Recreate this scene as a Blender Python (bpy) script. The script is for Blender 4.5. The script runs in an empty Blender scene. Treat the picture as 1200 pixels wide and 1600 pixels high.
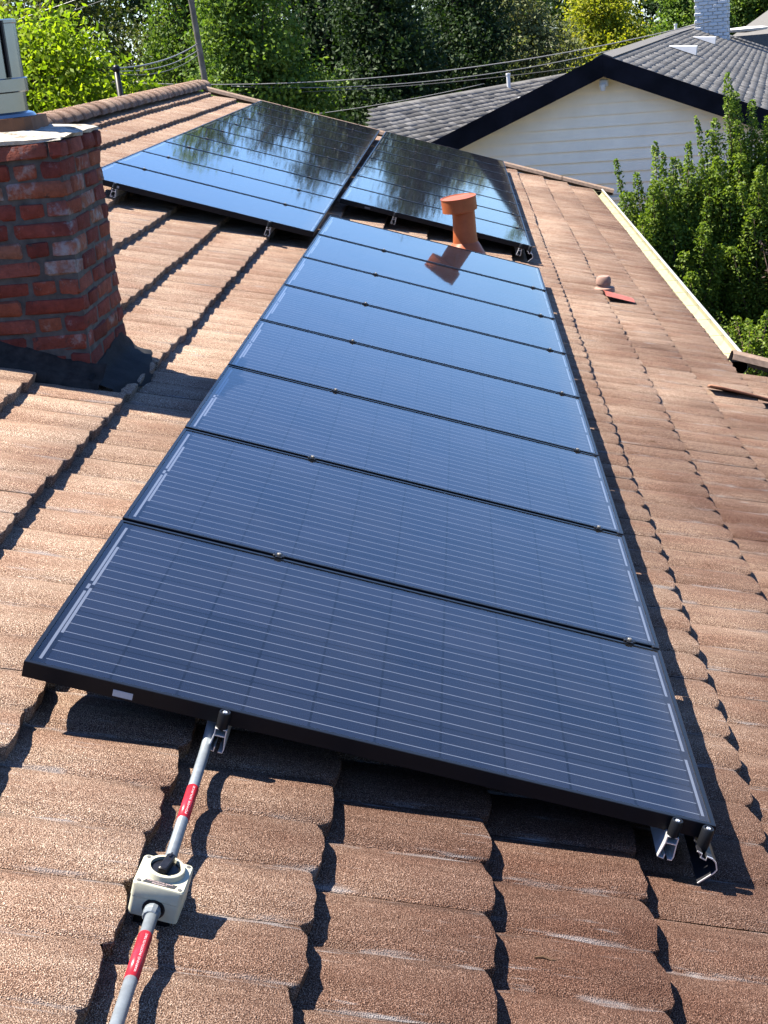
import bpy, math, random
import numpy as np
from mathutils import Matrix, Vector

random.seed(7)
rng = np.random.default_rng(7)
S = bpy.context.scene
COL = S.collection
R = math.radians

# ------------------------------------------------------------------ roof frame
# roof coordinates: u = down the slope, v = along the ridge, n = square to the roof
TH = R(18.43)
CT, ST = math.cos(TH), math.sin(TH)
Z0 = 3.6
def W(u, v, n=0.0):
    return Vector((u * CT + n * ST, v, Z0 - u * ST + n * CT))

# ------------------------------------------------------------------ camera
cam = bpy.data.cameras.new('camera')
camo = bpy.data.objects.new('camera', cam)
COL.objects.link(camo)
cx = Vector((0.99498, 0.05167, -0.08576))
cy = Vector((0.06448, 0.3245, 0.94368))
cz = Vector((0.07659, -0.94447, 0.31954))
m = Matrix((cx, cy, cz)).transposed().to_4x4()
m.translation = Vector((1.1014, -2.9458, 4.9013))
camo.matrix_world = m
cam.sensor_fit = 'VERTICAL'
cam.sensor_height = 24.0
cam.lens = 2219.2 / 1600 * 24
cam.clip_start = 0.05
cam.clip_end = 2000
S.camera = camo

# ------------------------------------------------------------------ sky and sun
SUN_EL, SUN_AZ = R(61.5), math.atan2(-0.457, 0.123)
world = bpy.data.worlds.new('World')
S.world = world
world.use_nodes = True
nt = world.node_tree
sky = nt.nodes.new('ShaderNodeTexSky')
sky.sky_type = 'NISHITA'
sky.sun_disc = False
sky.sun_elevation = SUN_EL
sky.sun_rotation = SUN_AZ
sky.air_density = 1.2
sky.dust_density = 0.3
sky.ozone_density = 4.0
bg = nt.nodes['Background']
bg.inputs['Strength'].default_value = 0.046
tint = nt.nodes.new('ShaderNodeMix')          # the camera's white balance: the whole clear sky a little bluer
tint.data_type = 'RGBA'; tint.blend_type = 'MULTIPLY'; tint.inputs[0].default_value = 1.0
tint.inputs[7].default_value = (0.80, 1.02, 1.42, 1)
nt.links.new(sky.outputs['Color'], tint.inputs[6])
nt.links.new(tint.outputs[2], bg.inputs['Color'])
sl = bpy.data.lights.new('sun', 'SUN')
sl.energy = 5.0
sl.angle = R(0.53)
sl.color = (1.0, 0.92, 0.80)
so = bpy.data.objects.new('sun', sl)
COL.objects.link(so)
sd = Vector((math.cos(SUN_EL) * math.sin(SUN_AZ), math.cos(SUN_EL) * math.cos(SUN_AZ), math.sin(SUN_EL)))
so.rotation_euler = sd.to_track_quat('Z', 'Y').to_euler()
so.location = sd * 60

S.view_settings.view_transform = 'Standard'
S.view_settings.look = 'None'
S.view_settings.exposure = 2.5
S.view_settings.gamma = 1.0
S.view_settings.use_curve_mapping = False
S.render.engine = 'CYCLES'
S.cycles.max_bounces = 4
S.cycles.diffuse_bounces = 2
S.cycles.glossy_bounces = 2
S.cycles.transparent_max_bounces = 4

# ------------------------------------------------------------------ materials
def mat(name):
    mt = bpy.data.materials.new(name)
    mt.use_nodes = True
    n = mt.node_tree
    return mt, n, n.nodes['Principled BSDF']

class NB:
    """small node helper"""
    def __init__(s, tree): s.t = tree
    def n(s, typ, **kw):
        x = s.t.nodes.new(typ)
        for k, v in kw.items():
            if k.startswith('i_'):
                x.inputs[int(k[2:]) if k[2:].isdigit() else k[2:].replace('_', ' ')].default_value = v
            else: setattr(x, k, v)
        return x
    def l(s, a, b): s.t.links.new(a, b)
    def pos(s, scale=(1, 1, 1), obj=False):
        if obj: src = s.n('ShaderNodeTexCoord').outputs['Object']
        else: src = s.n('ShaderNodeNewGeometry').outputs['Position']
        mp = s.n('ShaderNodeMapping'); mp.inputs['Scale'].default_value = scale
        s.l(src, mp.inputs['Vector']); return mp.outputs['Vector']
    def noise(s, vec, scale, detail=2, rough=0.5):
        x = s.n('ShaderNodeTexNoise'); x.inputs['Scale'].default_value = scale
        x.inputs['Detail'].default_value = detail; x.inputs['Roughness'].default_value = rough
        s.l(vec, x.inputs['Vector']); return x.outputs['Fac']
    def ramp(s, fac, stops, interp='LINEAR'):
        x = s.n('ShaderNodeValToRGB'); e = x.color_ramp.elements; x.color_ramp.interpolation = interp
        while len(e) < len(stops): e.new(0.5)
        for el, (p, c) in zip(e, stops):
            el.position = p; el.color = c if len(c) == 4 else (*c, 1)
        s.l(fac, x.inputs['Fac']); return x.outputs['Color']
    def mix(s, fac, a, b, typ='MIX'):
        x = s.n('ShaderNodeMix', data_type='RGBA', blend_type=typ)
        for sock, v in ((x.inputs[0], fac), (x.inputs[6], a), (x.inputs[7], b)):
            if isinstance(v, (int, float)): sock.default_value = v
            elif isinstance(v, tuple): sock.default_value = (*v, 1) if len(v) == 3 else v
            else: s.l(v, sock)
        return x.outputs[2]
    def bump(s, h, strength, dist, bsdf, prev=None):
        x = s.n('ShaderNodeBump'); x.inputs['Strength'].default_value = strength
        x.inputs['Distance'].default_value = dist
        s.l(h, x.inputs['Height'])
        if prev is not None: s.l(prev, x.inputs['Normal'])
        if bsdf is not None: s.l(x.outputs['Normal'], bsdf.inputs['Normal'])
        return x.outputs['Normal']
    def math(s, op, a, b):
        x = s.n('ShaderNodeMath', operation=op)
        for i, v in enumerate((a, b)):
            if isinstance(v, (int, float)): x.inputs[i].default_value = v
            else: s.l(v, x.inputs[i])
        return x.outputs[0]

ALB = 0.72
def simple(name, col, rough=0.5, metal=0.0, var=0.15, scale=30, bump=0.0, spec=0.15, bscale=None):
    mt, t, b = mat(name); k = NB(t)
    p = k.pos(obj=True)
    f = k.noise(p, scale, 3, 0.6)
    if metal < 0.5: col = tuple(x * ALB for x in col)
    c = k.ramp(f, [(0.3, tuple(x * (1 - var) for x in col)), (0.7, tuple(min(1, x * (1 + var)) for x in col))])
    k.l(c, b.inputs['Base Color'])
    b.inputs['Roughness'].default_value = rough
    b.inputs['Metallic'].default_value = metal
    b.inputs['Specular IOR Level'].default_value = spec
    if bump: k.bump(k.noise(p, bscale or scale * 6, 3), bump, 0.002, b)
    return mt

def tile_material(name='granule_tile'):
    mt, t, b = mat(name); k = NB(t)
    p = k.pos()
    gran = k.noise(p, 380, 0, 0.5)
    gran2 = k.noise(p, 760, 0, 0.5)
    sp = k.mix(0.5, gran, gran2)
    base = k.ramp(sp, [(0.32, (0.0128, 0.0064, 0.0045)), (0.44, (0.0691, 0.0397, 0.0269)), (0.56, (0.1312, 0.0832, 0.0563)), (0.70, (0.3200, 0.2464, 0.1920))])
    # broad weathering: darker, redder patches and sun-bleached ones
    big = k.noise(k.pos((1.0, 2.6, 1.0)), 1.9, 3, 0.62)
    base = k.mix(k.ramp(big, [(0.36, (0.8, 0.8, 0.8)), (0.60, (0, 0, 0))]), base, k.mix(1.0, base, (0.72, 0.60, 0.56), 'MULTIPLY'))
    bl = k.noise(k.pos((0.7, 0.35, 0.7)), 1.2, 2, 0.6)
    base = k.mix(k.ramp(bl, [(0.45, (0, 0, 0)), (0.66, (0.75, 0.75, 0.75))]), base, k.mix(1.0, base, (1.30, 1.34, 1.34), 'MULTIPLY'))
    # the sun's sheen painted into the colour: paler upslope and farther off, patchy
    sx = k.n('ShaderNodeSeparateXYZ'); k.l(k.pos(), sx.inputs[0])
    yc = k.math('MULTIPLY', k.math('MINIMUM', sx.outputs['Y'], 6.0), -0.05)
    sheen_grad = k.math('ADD', k.math('ADD', yc, k.math('MULTIPLY', sx.outputs['X'], 0.13)), k.math('ADD', k.math('MULTIPLY', k.math('SUBTRACT', k.noise(k.pos(), 0.8, 2), 0.5), 0.6), 0.10))
    base = k.mix(0.9, base, k.ramp(sheen_grad, [(-0.0, (2.75, 2.90, 2.80)), (0.30, (0.80, 0.67, 0.63))]), 'MULTIPLY')
    fine = k.noise(k.pos((5, 48, 5)), 1.0, 3, 0.7)
    base = k.mix(0.85, base, k.ramp(fine, [(0.32, (0.82, 0.81, 0.80)), (0.52, (1.0, 1.0, 1.0)), (0.70, (1.18, 1.18, 1.18))]), 'MULTIPLY')
    # tile to tile
    oi = k.n('ShaderNodeObjectInfo')
    base = k.mix(0.9, base, k.ramp(oi.outputs['Random'], [(0, (0.91, 0.90, 0.90)), (1, (1.05, 1.05, 1.05))]), 'MULTIPLY')
    # pale lime and dark dirt gathered along the joints, and a few loose streaks down the slope
    ph = k.math('FRACT', k.math('ADD', k.math('MULTIPLY', k.math('ADD', sx.outputs['Y'], 3.6), 1 / 0.19), k.math('MULTIPLY', k.noise(k.pos((7, 7, 7)), 1.0, 3), 0.16)), 0.0)
    near = k.ramp(ph, [(0.0, (0.9, 0.9, 0.9)), (0.09, (1, 1, 1)), (0.17, (0, 0, 0))])
    st = k.noise(k.pos((5, 60, 5)), 1.0, 3, 0.65)
    st2 = k.noise(k.pos((4.5, 5, 4.5)), 1.3, 3, 0.6)
    lime = k.math('MULTIPLY', near, k.math('MULTIPLY', k.ramp(st, [(0.48, (0, 0, 0)), (0.60, (1, 1, 1))]), k.ramp(st2, [(0.40, (0, 0, 0)), (0.58, (1, 1, 1))])))
    loose = k.math('MULTIPLY', k.ramp(st, [(0.61, (0, 0, 0)), (0.68, (0.7, 0.7, 0.7))]), k.ramp(st2, [(0.50, (0, 0, 0)), (0.64, (1, 1, 1))]))
    dirt = k.math('MULTIPLY', k.ramp(ph, [(0.0, (0.5, 0.5, 0.5)), (0.10, (0, 0, 0)), (0.92, (0, 0, 0)), (1.0, (0.5, 0.5, 0.5))]), k.ramp(k.noise(k.pos((3, 12, 3)), 1.6, 3), [(0.42, (0, 0, 0)), (0.6, (0.8, 0.8, 0.8))]))
    base = k.mix(dirt, base, (0.028, 0.018, 0.014))
    base = k.mix(k.math('MULTIPLY', k.math('MAXIMUM', lime, loose), 0.55), base, (0.28, 0.265, 0.25))
    base = k.mix(1.0, base, (ALB * 0.80, ALB * 0.83, ALB * 0.89), 'MULTIPLY')
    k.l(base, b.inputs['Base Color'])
    b.inputs['Roughness'].default_value = 0.9
    b.inputs['Specular IOR Level'].default_value = 0.06
    n1 = k.bump(k.noise(k.pos((3, 22, 3)), 1.0, 2, 0.6), 0.30, 0.02, None)
    k.bump(gran, 0.8, 0.005, b, n1)
    return mt

M = {}
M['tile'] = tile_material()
M['deck'] = simple('roof_underlay', (0.03, 0.025, 0.022), 0.9)
M['black_metal'] = simple('black_anodised', (0.006, 0.0065, 0.008), 0.38, 0.0, 0.1)
M['frame'] = simple('panel_frame_black', (0.005, 0.006, 0.008), 0.32, 0.0, 0.1)
M['back'] = simple('panel_backsheet', (0.0010, 0.0013, 0.0024), 0.8, spec=0.0)
M['ribbon'] = simple('ribbon_silver', (0.075, 0.086, 0.110), 0.5, 0.0, 0.05)
M['alu'] = simple('mill_aluminium', (0.702, 0.711, 0.72), 0.35, 0.75, 0.08)
M['galv'] = simple('galvanised_conduit', (0.1684, 0.1914, 0.2105), 0.48, 0.35, 0.14, 60)
M['white_label'] = simple('white_sticker', (0.3937, 0.3937, 0.3937), 0.5)
M['red_label'] = simple('red_sticker', (0.3472, 0.0168, 0.028), 0.28, 0, 0.15, 40)
M['print_white'] = simple('white_print', (0.56, 0.434, 0.434), 0.5)
M['cream'] = simple('cream_enclosure', (0.385, 0.375, 0.285), 0.45, 0, 0.06, 60)
M['grey_plate'] = simple('grey_plate', (0.030, 0.030, 0.032), 0.5)
M['knob'] = simple('knob_plastic', (0.010, 0.010, 0.012), 0.35, 0, 0.3, 90)
M['screw'] = simple('screw', (0.147, 0.1372, 0.1176), 0.4, 0.6)
M['gutter'] = simple('gutter_paint', (0.2765, 0.258, 0.1567), 0.45, 0, 0.10, 6)
M['gutter_rim'] = simple('gutter_rim_paint', (0.3168, 0.3168, 0.288), 0.45, 0, 0.07, 6)
M['terracotta'] = simple('terracotta_paint', (0.26, 0.070, 0.024), 0.42, 0, 0.18, 9, 0.1)
M['terracotta_pale'] = simple('terracotta_faded', (0.2503, 0.1229, 0.07735), 0.6, 0, 0.15, 20)
M['clay'] = simple('clay_flue', (0.1536, 0.0704, 0.0352), 0.7, 0, 0.2, 12, 0.3)
M['pink'] = simple('faded_vent_cap', (0.2196, 0.1352, 0.1056), 0.7, 0, 0.2, 30, 0.2)
M['redflash'] = simple('red_flashing', (0.2334, 0.06956, 0.04488), 0.55, 0, 0.2, 20)
M['steel'] = simple('stainless', (0.19, 0.20, 0.205), 0.22, 1.0, 0.08, 5)
M['tar'] = simple('black_mastic', (0.008, 0.008, 0.009), 0.85, 0, 0.4, 30, 0.6)
M['flash'] = simple('weathered_flashing', (0.020, 0.017, 0.015), 0.85, 0.0, 0.5, 25, 0.4)
M['stucco'] = simple('stucco', (0.50, 0.45, 0.38), 0.85, 0, 0.06, 40, 0.3)
M['siding'] = simple('siding_paint', (0.98, 0.85, 0.66), 0.55, 0, 0.05, 3)
M['fascia'] = simple('black_fascia', (0.008, 0.008, 0.012), 0.8, 0, 0.4, 3, spec=0.05)
M['white'] = simple('white_paint', (0.58, 0.58, 0.57), 0.55, 0, 0.06, 8)
M['wood_pole'] = simple('weathered_pole', (0.13, 0.115, 0.10), 0.85, 0, 0.3, 6, 0.3)
M['wire'] = simple('wire_sheath', (0.2058, 0.2058, 0.2058), 0.4, 0.3)
M['wire_dark'] = simple('dark_wire_sheath', (0.10, 0.10, 0.10), 0.5, 0.0)
M['bark'] = simple('bark', (0.085, 0.06, 0.045), 0.9, 0, 0.4, 8, 0.5)
M['stone'] = simple('gravel_stone', (0.105, 0.098, 0.088), 0.85, 0, 0.35, 9)
M['fence_green'] = simple('pale_green_rail', (0.2352, 0.2842, 0.2548), 0.5)
M['rake'] = simple('pale_rake_trim', (0.19, 0.135, 0.10), 0.8, 0, 0.25, 30, 0.4)
M['leafdry'] = simple('dry_leaf', (0.08, 0.045, 0.025), 0.8)

def cell_material():
    mt, t, b = mat('solar_cell'); k = NB(t)
    oi = k.n('ShaderNodeObjectInfo')
    c = k.ramp(oi.outputs['Random'], [(0, (0.0026, 0.0038, 0.0079)), (0.6, (0.0034, 0.0048, 0.0098)), (1, (0.0045, 0.0060, 0.0118))])
    k.l(c, b.inputs['Base Color']); b.inputs['Roughness'].default_value = 0.5; b.inputs['Specular IOR Level'].default_value = 0.0
    return mt
M['cell'] = cell_material()

def glass_material():
    mt = bpy.data.materials.new('panel_glass'); mt.use_nodes = True
    t = mt.node_tree; t.nodes.clear(); k = NB(t)
    out = k.n('ShaderNodeOutputMaterial'); mx = k.n('ShaderNodeMixShader')
    ge_ = k.n('ShaderNodeNewGeometry'); dp = k.n('ShaderNodeVectorMath', operation='DOT_PRODUCT')
    k.l(ge_.outputs['Incoming'], dp.inputs[0]); k.l(ge_.outputs['Normal'], dp.inputs[1])
    co_ = k.n('ShaderNodeMath', operation='ABSOLUTE'); k.l(dp.outputs['Value'], co_.inputs[0])
    fres = k.math('ADD', k.math('MULTIPLY', k.math('POWER', k.math('SUBTRACT', 1.0, co_.outputs[0]), 5.0), 0.955), 0.045)
    tr = k.n('ShaderNodeBsdfTransparent'); gl = k.n('ShaderNodeBsdfGlossy')
    gl.inputs['Roughness'].default_value = 0.04
    p = k.pos(obj=True)
    bp = k.n('ShaderNodeBump'); bp.inputs['Strength'].default_value = 0.06; bp.inputs['Distance'].default_value = 0.003
    k.l(k.noise(p, 9, 2), bp.inputs['Height'])
    k.l(bp.outputs['Normal'], gl.inputs['Normal'])
    k.l(fres, mx.inputs[0]); k.l(tr.outputs[0], mx.inputs[1]); k.l(gl.outputs[0], mx.inputs[2])
    # a thin film of dust, thicker along the lower edge, with dried drip spots
    sp_ = k.n('ShaderNodeSeparateXYZ'); k.l(p, sp_.inputs[0])
    mr = k.n('ShaderNodeMapRange'); mr.inputs['From Min'].default_value = 1.60; mr.inputs['From Max'].default_value = 1.72
    k.l(k.math('ADD', sp_.outputs['X'], k.math('MULTIPLY', k.noise(p, 14, 3), 0.10)), mr.inputs['Value'])
    spot = k.ramp(k.noise(p, 55, 2), [(0.68, (0, 0, 0)), (0.74, (1, 1, 1))])
    film = k.ramp(k.noise(p, 3.0, 4, 0.65), [(0.35, (0.003, 0.003, 0.003)), (0.7, (0.016, 0.016, 0.016))])
    fac = k.math('ADD', k.math('ADD', film, k.math('MULTIPLY', mr.outputs['Result'], 0.045)), k.math('MULTIPLY', spot, 0.012))
    df = k.n('ShaderNodeBsdfDiffuse'); df.inputs['Color'].default_value = (0.20, 0.18, 0.15, 1)
    m2 = k.n('ShaderNodeMixShader'); k.l(fac, m2.inputs[0]); k.l(mx.outputs[0], m2.inputs[1]); k.l(df.outputs[0], m2.inputs[2])
    k.l(m2.outputs[0], out.inputs['Surface'])
    return mt
M['glass'] = glass_material()

def brick_material():
    mt, t, b = mat('old_red_brick'); k = NB(t)
    oi = k.n('ShaderNodeObjectInfo')
    c = k.ramp(oi.outputs['Random'], [(0, (0.1020, 0.0204, 0.0153)), (0.35, (0.1615, 0.0306, 0.0204)), (0.7, (0.1997, 0.0510, 0.0289)), (0.9, (0.2380, 0.0808, 0.0425)), (1, (0.1275, 0.0467, 0.0408))])
    p = k.pos()
    c = k.mix(0.8, c, k.ramp(k.noise(p, 22, 5, 0.7), [(0.3, (0.55, 0.55, 0.55)), (0.7, (1.25, 1.25, 1.25))]), 'MULTIPLY')
    eff = k.noise(p, 9, 6, 0.72)
    r2 = k.ramp(oi.outputs['Random'], [(0.0, (0.0, 0, 0)), (1.0, (0.16, 0.16, 0.16))])
    e2 = k.math('ADD', eff, k.math('SUBTRACT', r2, 0.08))
    c = k.mix(k.ramp(e2, [(0.54, (0, 0, 0)), (0.70, (0.75, 0.75, 0.75))]), c, (0.24, 0.185, 0.17))
    c = k.mix(k.ramp(k.noise(p, 15, 4, 0.7), [(0.62, (0, 0, 0)), (0.72, (0.8, 0.8, 0.8))]), c, (0.03, 0.022, 0.02))
    c = k.mix(1.0, c, (0.74, 1.02, 1.12), 'MULTIPLY')
    k.l(c, b.inputs['Base Color']); b.inputs['Roughness'].default_value = 0.9; b.inputs['Specular IOR Level'].default_value = 0.08
    k.bump(k.noise(p, 60, 5, 0.7), 0.7, 0.008, b)
    return mt
M['brick'] = brick_material()
M['mortar'] = simple('grey_mortar', (0.066, 0.061, 0.056), 0.92, 0, 0.35, 18, 0.8, bscale=90)
def cap_material():
    mt, t, b = mat('lime_wash_cap'); k = NB(t); p = k.pos()
    c = k.ramp(k.noise(p, 14, 6, 0.7), [(0.35, (0.0806, 0.0682, 0.0527)), (0.48, (0.2232, 0.2046, 0.1736)), (0.7, (0.3224, 0.3100, 0.2728))])
    k.l(c, b.inputs['Base Color']); b.inputs['Roughness'].default_value = 0.9; b.inputs['Specular IOR Level'].default_value = 0.08
    k.bump(k.noise(p, 35, 6, 0.7), 0.8, 0.012, b)
    return mt
M['cap'] = cap_material()

def shingle_material():
    mt, t, b = mat('grey_shingle'); k = NB(t)
    g = k.n('ShaderNodeNewGeometry')
    c = k.ramp(g.outputs['Random Per Island'], [(0, (0.060, 0.058, 0.055)), (0.5, (0.082, 0.080, 0.076)), (1, (0.125, 0.120, 0.113))])
    c = k.mix(0.6, c, k.ramp(k.noise(k.pos(), 40, 3), [(0.3, (0.7, 0.7, 0.7)), (0.7, (1.2, 1.2, 1.2))]), 'MULTIPLY')
    k.l(c, b.inputs['Base Color']); b.inputs['Roughness'].default_value = 0.9; b.inputs['Specular IOR Level'].default_value = 0.08
    return mt
M['shingle'] = shingle_material()

def leaf_material(name, cols, trans=0.35, rough=0.5, tcol=None):
    mt = bpy.data.materials.new(name); mt.use_nodes = True
    t = mt.node_tree; k = NB(t); b = t.nodes['Principled BSDF']; out = t.nodes['Material Output']
    g = k.n('ShaderNodeNewGeometry')
    c = k.ramp(g.outputs['Random Per Island'], [(i / (len(cols) - 1), c) for i, c in enumerate(cols)])
    c = k.mix(0.7, c, k.ramp(k.noise(k.pos(), 0.9, 3, 0.6), [(0.3, (0.75, 0.8, 0.7)), (0.7, (1.25, 1.2, 1.2))]), 'MULTIPLY')
    k.l(c, b.inputs['Base Color']); b.inputs['Roughness'].default_value = rough + 0.15
    b.inputs['Specular IOR Level'].default_value = 0.12
    tr = k.n('ShaderNodeBsdfTranslucent')
    k.l(k.mix(1.0, c, tcol or (1.5, 1.6, 0.6), 'MULTIPLY'), tr.inputs['Color'])
    mx = k.n('ShaderNodeMixShader'); mx.inputs[0].default_value = trans
    k.l(b.outputs[0], mx.inputs[1]); k.l(tr.outputs[0], mx.inputs[2]); k.l(mx.outputs[0], out.inputs['Surface'])
    return mt
M['leaf_bright'] = leaf_material('leaf_bright_green', [(0.0660, 0.1085, 0.0066), (0.1132, 0.1650, 0.0094), (0.1697, 0.2121, 0.0141)], 0.5, 0.4)
M['leaf_shrub'] = leaf_material('leaf_shrub_green', [(0.0373, 0.0684, 0.0099), (0.0745, 0.1143, 0.0149), (0.1305, 0.1714, 0.0273)], 0.4, 0.36)
M['leaf_mid'] = leaf_material('leaf_mid_green', [(0.0315, 0.0630, 0.0105), (0.0578, 0.0998, 0.0168), (0.0945, 0.1365, 0.0273)], 0.35)
M['leaf_dark'] = leaf_material('leaf_dark_green', [(0.0072, 0.0175, 0.0057), (0.0123, 0.0256, 0.0077), (0.0195, 0.0359, 0.0103)], 0.22)
M['leaf_olive'] = leaf_material('leaf_olive_green', [(0.0238, 0.0356, 0.0089), (0.0416, 0.0535, 0.0131), (0.0594, 0.0653, 0.0178)], 0.3)
M['leaf_yellow'] = leaf_material('leaf_yellow_green', [(0.0900, 0.1140, 0.0120), (0.1680, 0.1800, 0.0156), (0.2520, 0.2400, 0.0192)], 0.4)
M['leaf_grey'] = leaf_material('leaf_grey_green', [(0.0596, 0.0745, 0.0336), (0.0895, 0.1043, 0.0447), (0.1267, 0.1267, 0.0596)], 0.3)
M['leaf_purple'] = leaf_material('leaf_dull_purple', [(0.0270, 0.0162, 0.0162), (0.0432, 0.0270, 0.0243), (0.0486, 0.0540, 0.0270)], 0.2)

def ground_material():
    mt, t, b = mat('dry_ground'); k = NB(t)
    c = k.ramp(k.noise(k.pos(), 1.1, 6, 0.65), [(0.35, (0.05, 0.065, 0.025)), (0.55, (0.12, 0.105, 0.06)), (0.7, (0.22, 0.19, 0.14))])
    k.l(c, b.inputs['Base Color']); b.inputs['Roughness'].default_value = 0.95
    return mt
M['ground'] = ground_material()

# ------------------------------------------------------------------ mesh helpers
class MB:
    def __init__(s): s.v = []; s.f = []; s.m = []
    def add(s, vs, fs, mi=0):
        o = len(s.v); s.v += [tuple(x) for x in vs]
        for f in fs: s.f.append(tuple(i + o for i in f)); s.m.append(mi)
        return s
    def box(s, lo, hi, mi=0, bev=0.0):
        (x0, y0, z0), (x1, y1, z1) = lo, hi
        if bev <= 0:
            s.add([(x0, y0, z0), (x1, y0, z0), (x1, y1, z0), (x0, y1, z0), (x0, y0, z1), (x1, y0, z1), (x1, y1, z1), (x0, y1, z1)],
                  [(3, 2, 1, 0), (4, 5, 6, 7), (0, 1, 5, 4), (1, 2, 6, 5), (2, 3, 7, 6), (3, 0, 4, 7)], mi)
        else:
            b = bev
            def ring(z, d):
                X0, X1, Y0, Y1 = x0 + d, x1 - d, y0 + d, y1 - d
                return [(X0 + b, Y0, z), (X1 - b, Y0, z), (X1, Y0 + b, z), (X1, Y1 - b, z), (X1 - b, Y1, z), (X0 + b, Y1, z), (X0, Y1 - b, z), (X0, Y0 + b, z)]
            rs = [ring(z0, b * .7), ring(z0 + b * .7, 0), ring(z1 - b * .7, 0), ring(z1, b * .7)]
            s.loft(rs, mi, True, True)
        return s
    def loft(s, rings, mi=0, cap0=False, cap1=False, closed=True):
        n = len(rings[0]); vs = [p for r in rings for p in r]; fs = []
        for i in range(len(rings) - 1):
            for j in range(n if closed else n - 1):
                k = (j + 1) % n
                fs.append((i * n + j, i * n + k, (i + 1) * n + k, (i + 1) * n + j))
        if cap0: fs.append(tuple(range(n))[::-1])
        if cap1: fs.append(tuple((len(rings) - 1) * n + j for j in range(n)))
        return s.add(vs, fs, mi)
    def tube(s, path, r, n=10, mi=0, caps=True):
        path = [Vector(p) for p in path]; rings = []
        rad = r if isinstance(r, (list, tuple)) else [r] * len(path)
        up = Vector((0.13, 0.21, 0.97))
        for i, p in enumerate(path):
            d = (path[min(i + 1, len(path) - 1)] - path[max(i - 1, 0)]).normalized()
            a = d.cross(up)
            if a.length < 1e-3: a = d.cross(Vector((1, 0, 0)))
            a.normalize(); b = d.cross(a)
            rings.append([p + (a * math.cos(t) + b * math.sin(t)) * rad[i] for t in [2 * math.pi * j / n for j in range(n)]])
        return s.loft(rings, mi, caps, caps)
    def lathe(s, prof, c=(0, 0, 0), n=24, mi=0, caps=(True, True), sx=1, sy=1):
        rings = [[(c[0] + r * sx * math.cos(2 * math.pi * j / n), c[1] + r * sy * math.sin(2 * math.pi * j / n), c[2] + z) for j in range(n)] for r, z in prof]
        return s.loft(rings, mi, caps[0], caps[1])
    def strip(s, prof, y0, y1, th, mi=0):
        """open polyline profile in x,z given thickness th, extruded along y"""
        P = [Vector((a, b)) for a, b in prof]; L = []; Rr = []
        for i, p in enumerate(P):
            d = (P[min(i + 1, len(P) - 1)] - P[max(i - 1, 0)]).normalized(); nn = Vector((-d.y, d.x)) * th / 2
            L.append(p + nn); Rr.append(p - nn)
        loop = L + Rr[::-1]
        r0 = [(p.x, y0, p.y) for p in loop]; r1 = [(p.x, y1, p.y) for p in loop]
        s.loft([r0, r1], mi)
        k = len(P)
        for yv, rev in ((r0, False), (r1, True)):
            fs = [(i, i + 1, 2 * k - 2 - i, 2 * k - 1 - i) for i in range(k - 1)]
            s.add(yv, [f if rev else f[::-1] for f in fs], mi)
        return s
    def mesh(s, name, mats, smooth=False):
        me = bpy.data.meshes.new(name)
        me.from_pydata(s.v, [], s.f)
        for x in (mats if isinstance(mats, (list, tuple)) else [mats]): me.materials.append(x)
        me.polygons.foreach_set('material_index', s.m)
        if smooth: me.polygons.foreach_set('use_smooth', [True] * len(s.f))
        me.update(); return me
    def build(s, name, mats, parent=None, smooth=False, loc=(0, 0, 0), rot=(0, 0, 0)):
        return link(name, s.mesh(name, mats, smooth), parent, loc, rot)

def link(name, data, parent=None, loc=(0, 0, 0), rot=(0, 0, 0)):
    o = bpy.data.objects.new(name, data); COL.objects.link(o)
    o.parent = parent; o.location = loc; o.rotation_euler = rot
    return o
def empty(name, loc=(0, 0, 0), rot=(0, 0, 0)):
    o = link(name, None, None, loc, rot); o.empty_display_size = 0.1; return o
def tag(o, label=None, cat=None, group=None, kind=None):
    if label: o['label'] = label
    if cat: o['category'] = cat
    if group: o['group'] = group
    if kind: o['kind'] = kind
    return o
def copy_tree(o, parent=None):
    c = o.copy(); COL.objects.link(c); c.parent = parent
    for ch in o.children: copy_tree(ch, c)
    return c
def smooth_by_angle(me, ang=35):
    me.polygons.foreach_set('use_smooth', [True] * len(me.polygons))
    me.set_sharp_from_angle(angle=R(ang))
def np_mesh(name, V, F, mats, mi=None):
    """fast mesh from arrays; F is (n,4) or (n,3)"""
    me = bpy.data.meshes.new(name); n, k = F.shape
    me.vertices.add(len(V)); me.vertices.foreach_set('co', np.asarray(V, np.float32).ravel())
    me.loops.add(n * k); me.loops.foreach_set('vertex_index', F.astype(np.int32).ravel())
    me.polygons.add(n); me.polygons.foreach_set('loop_start', np.arange(0, n * k, k, dtype=np.int32))
    for x in mats: me.materials.append(x)
    if mi is not None: me.polygons.foreach_set('material_index', mi.astype(np.int32))
    me.update(calc_edges=True); return me
def text_mesh(body, size, mt, name):
    c = bpy.data.curves.new(name, 'FONT'); c.body = body; c.size = size; c.align_x = 'CENTER'; c.align_y = 'CENTER'
    o = bpy.data.objects.new(name, c); COL.objects.link(o)
    me = bpy.data.meshes.new_from_object(o.evaluated_get(bpy.context.evaluated_depsgraph_get()))
    bpy.data.objects.remove(o); me.materials.clear(); me.materials.append(mt); return me

ROT = (0, TH, 0)

# ================================================================== ground
g = MB(); NG = 24
for i in range(NG + 1):
    for j in range(NG + 1):
        x = -400 + 800 * i / NG; y = -300 + 800 * j / NG
        g.v.append((x, y, 0))
for i in range(NG):
    for j in range(NG):
        a = i * (NG + 1) + j
        g.f.append((a, a + NG + 1, a + NG + 2, a + 1)); g.m.append(0)
tag(g.build('ground', M['ground']), 'dry earth and grass around the houses', kind='structure')

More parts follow.
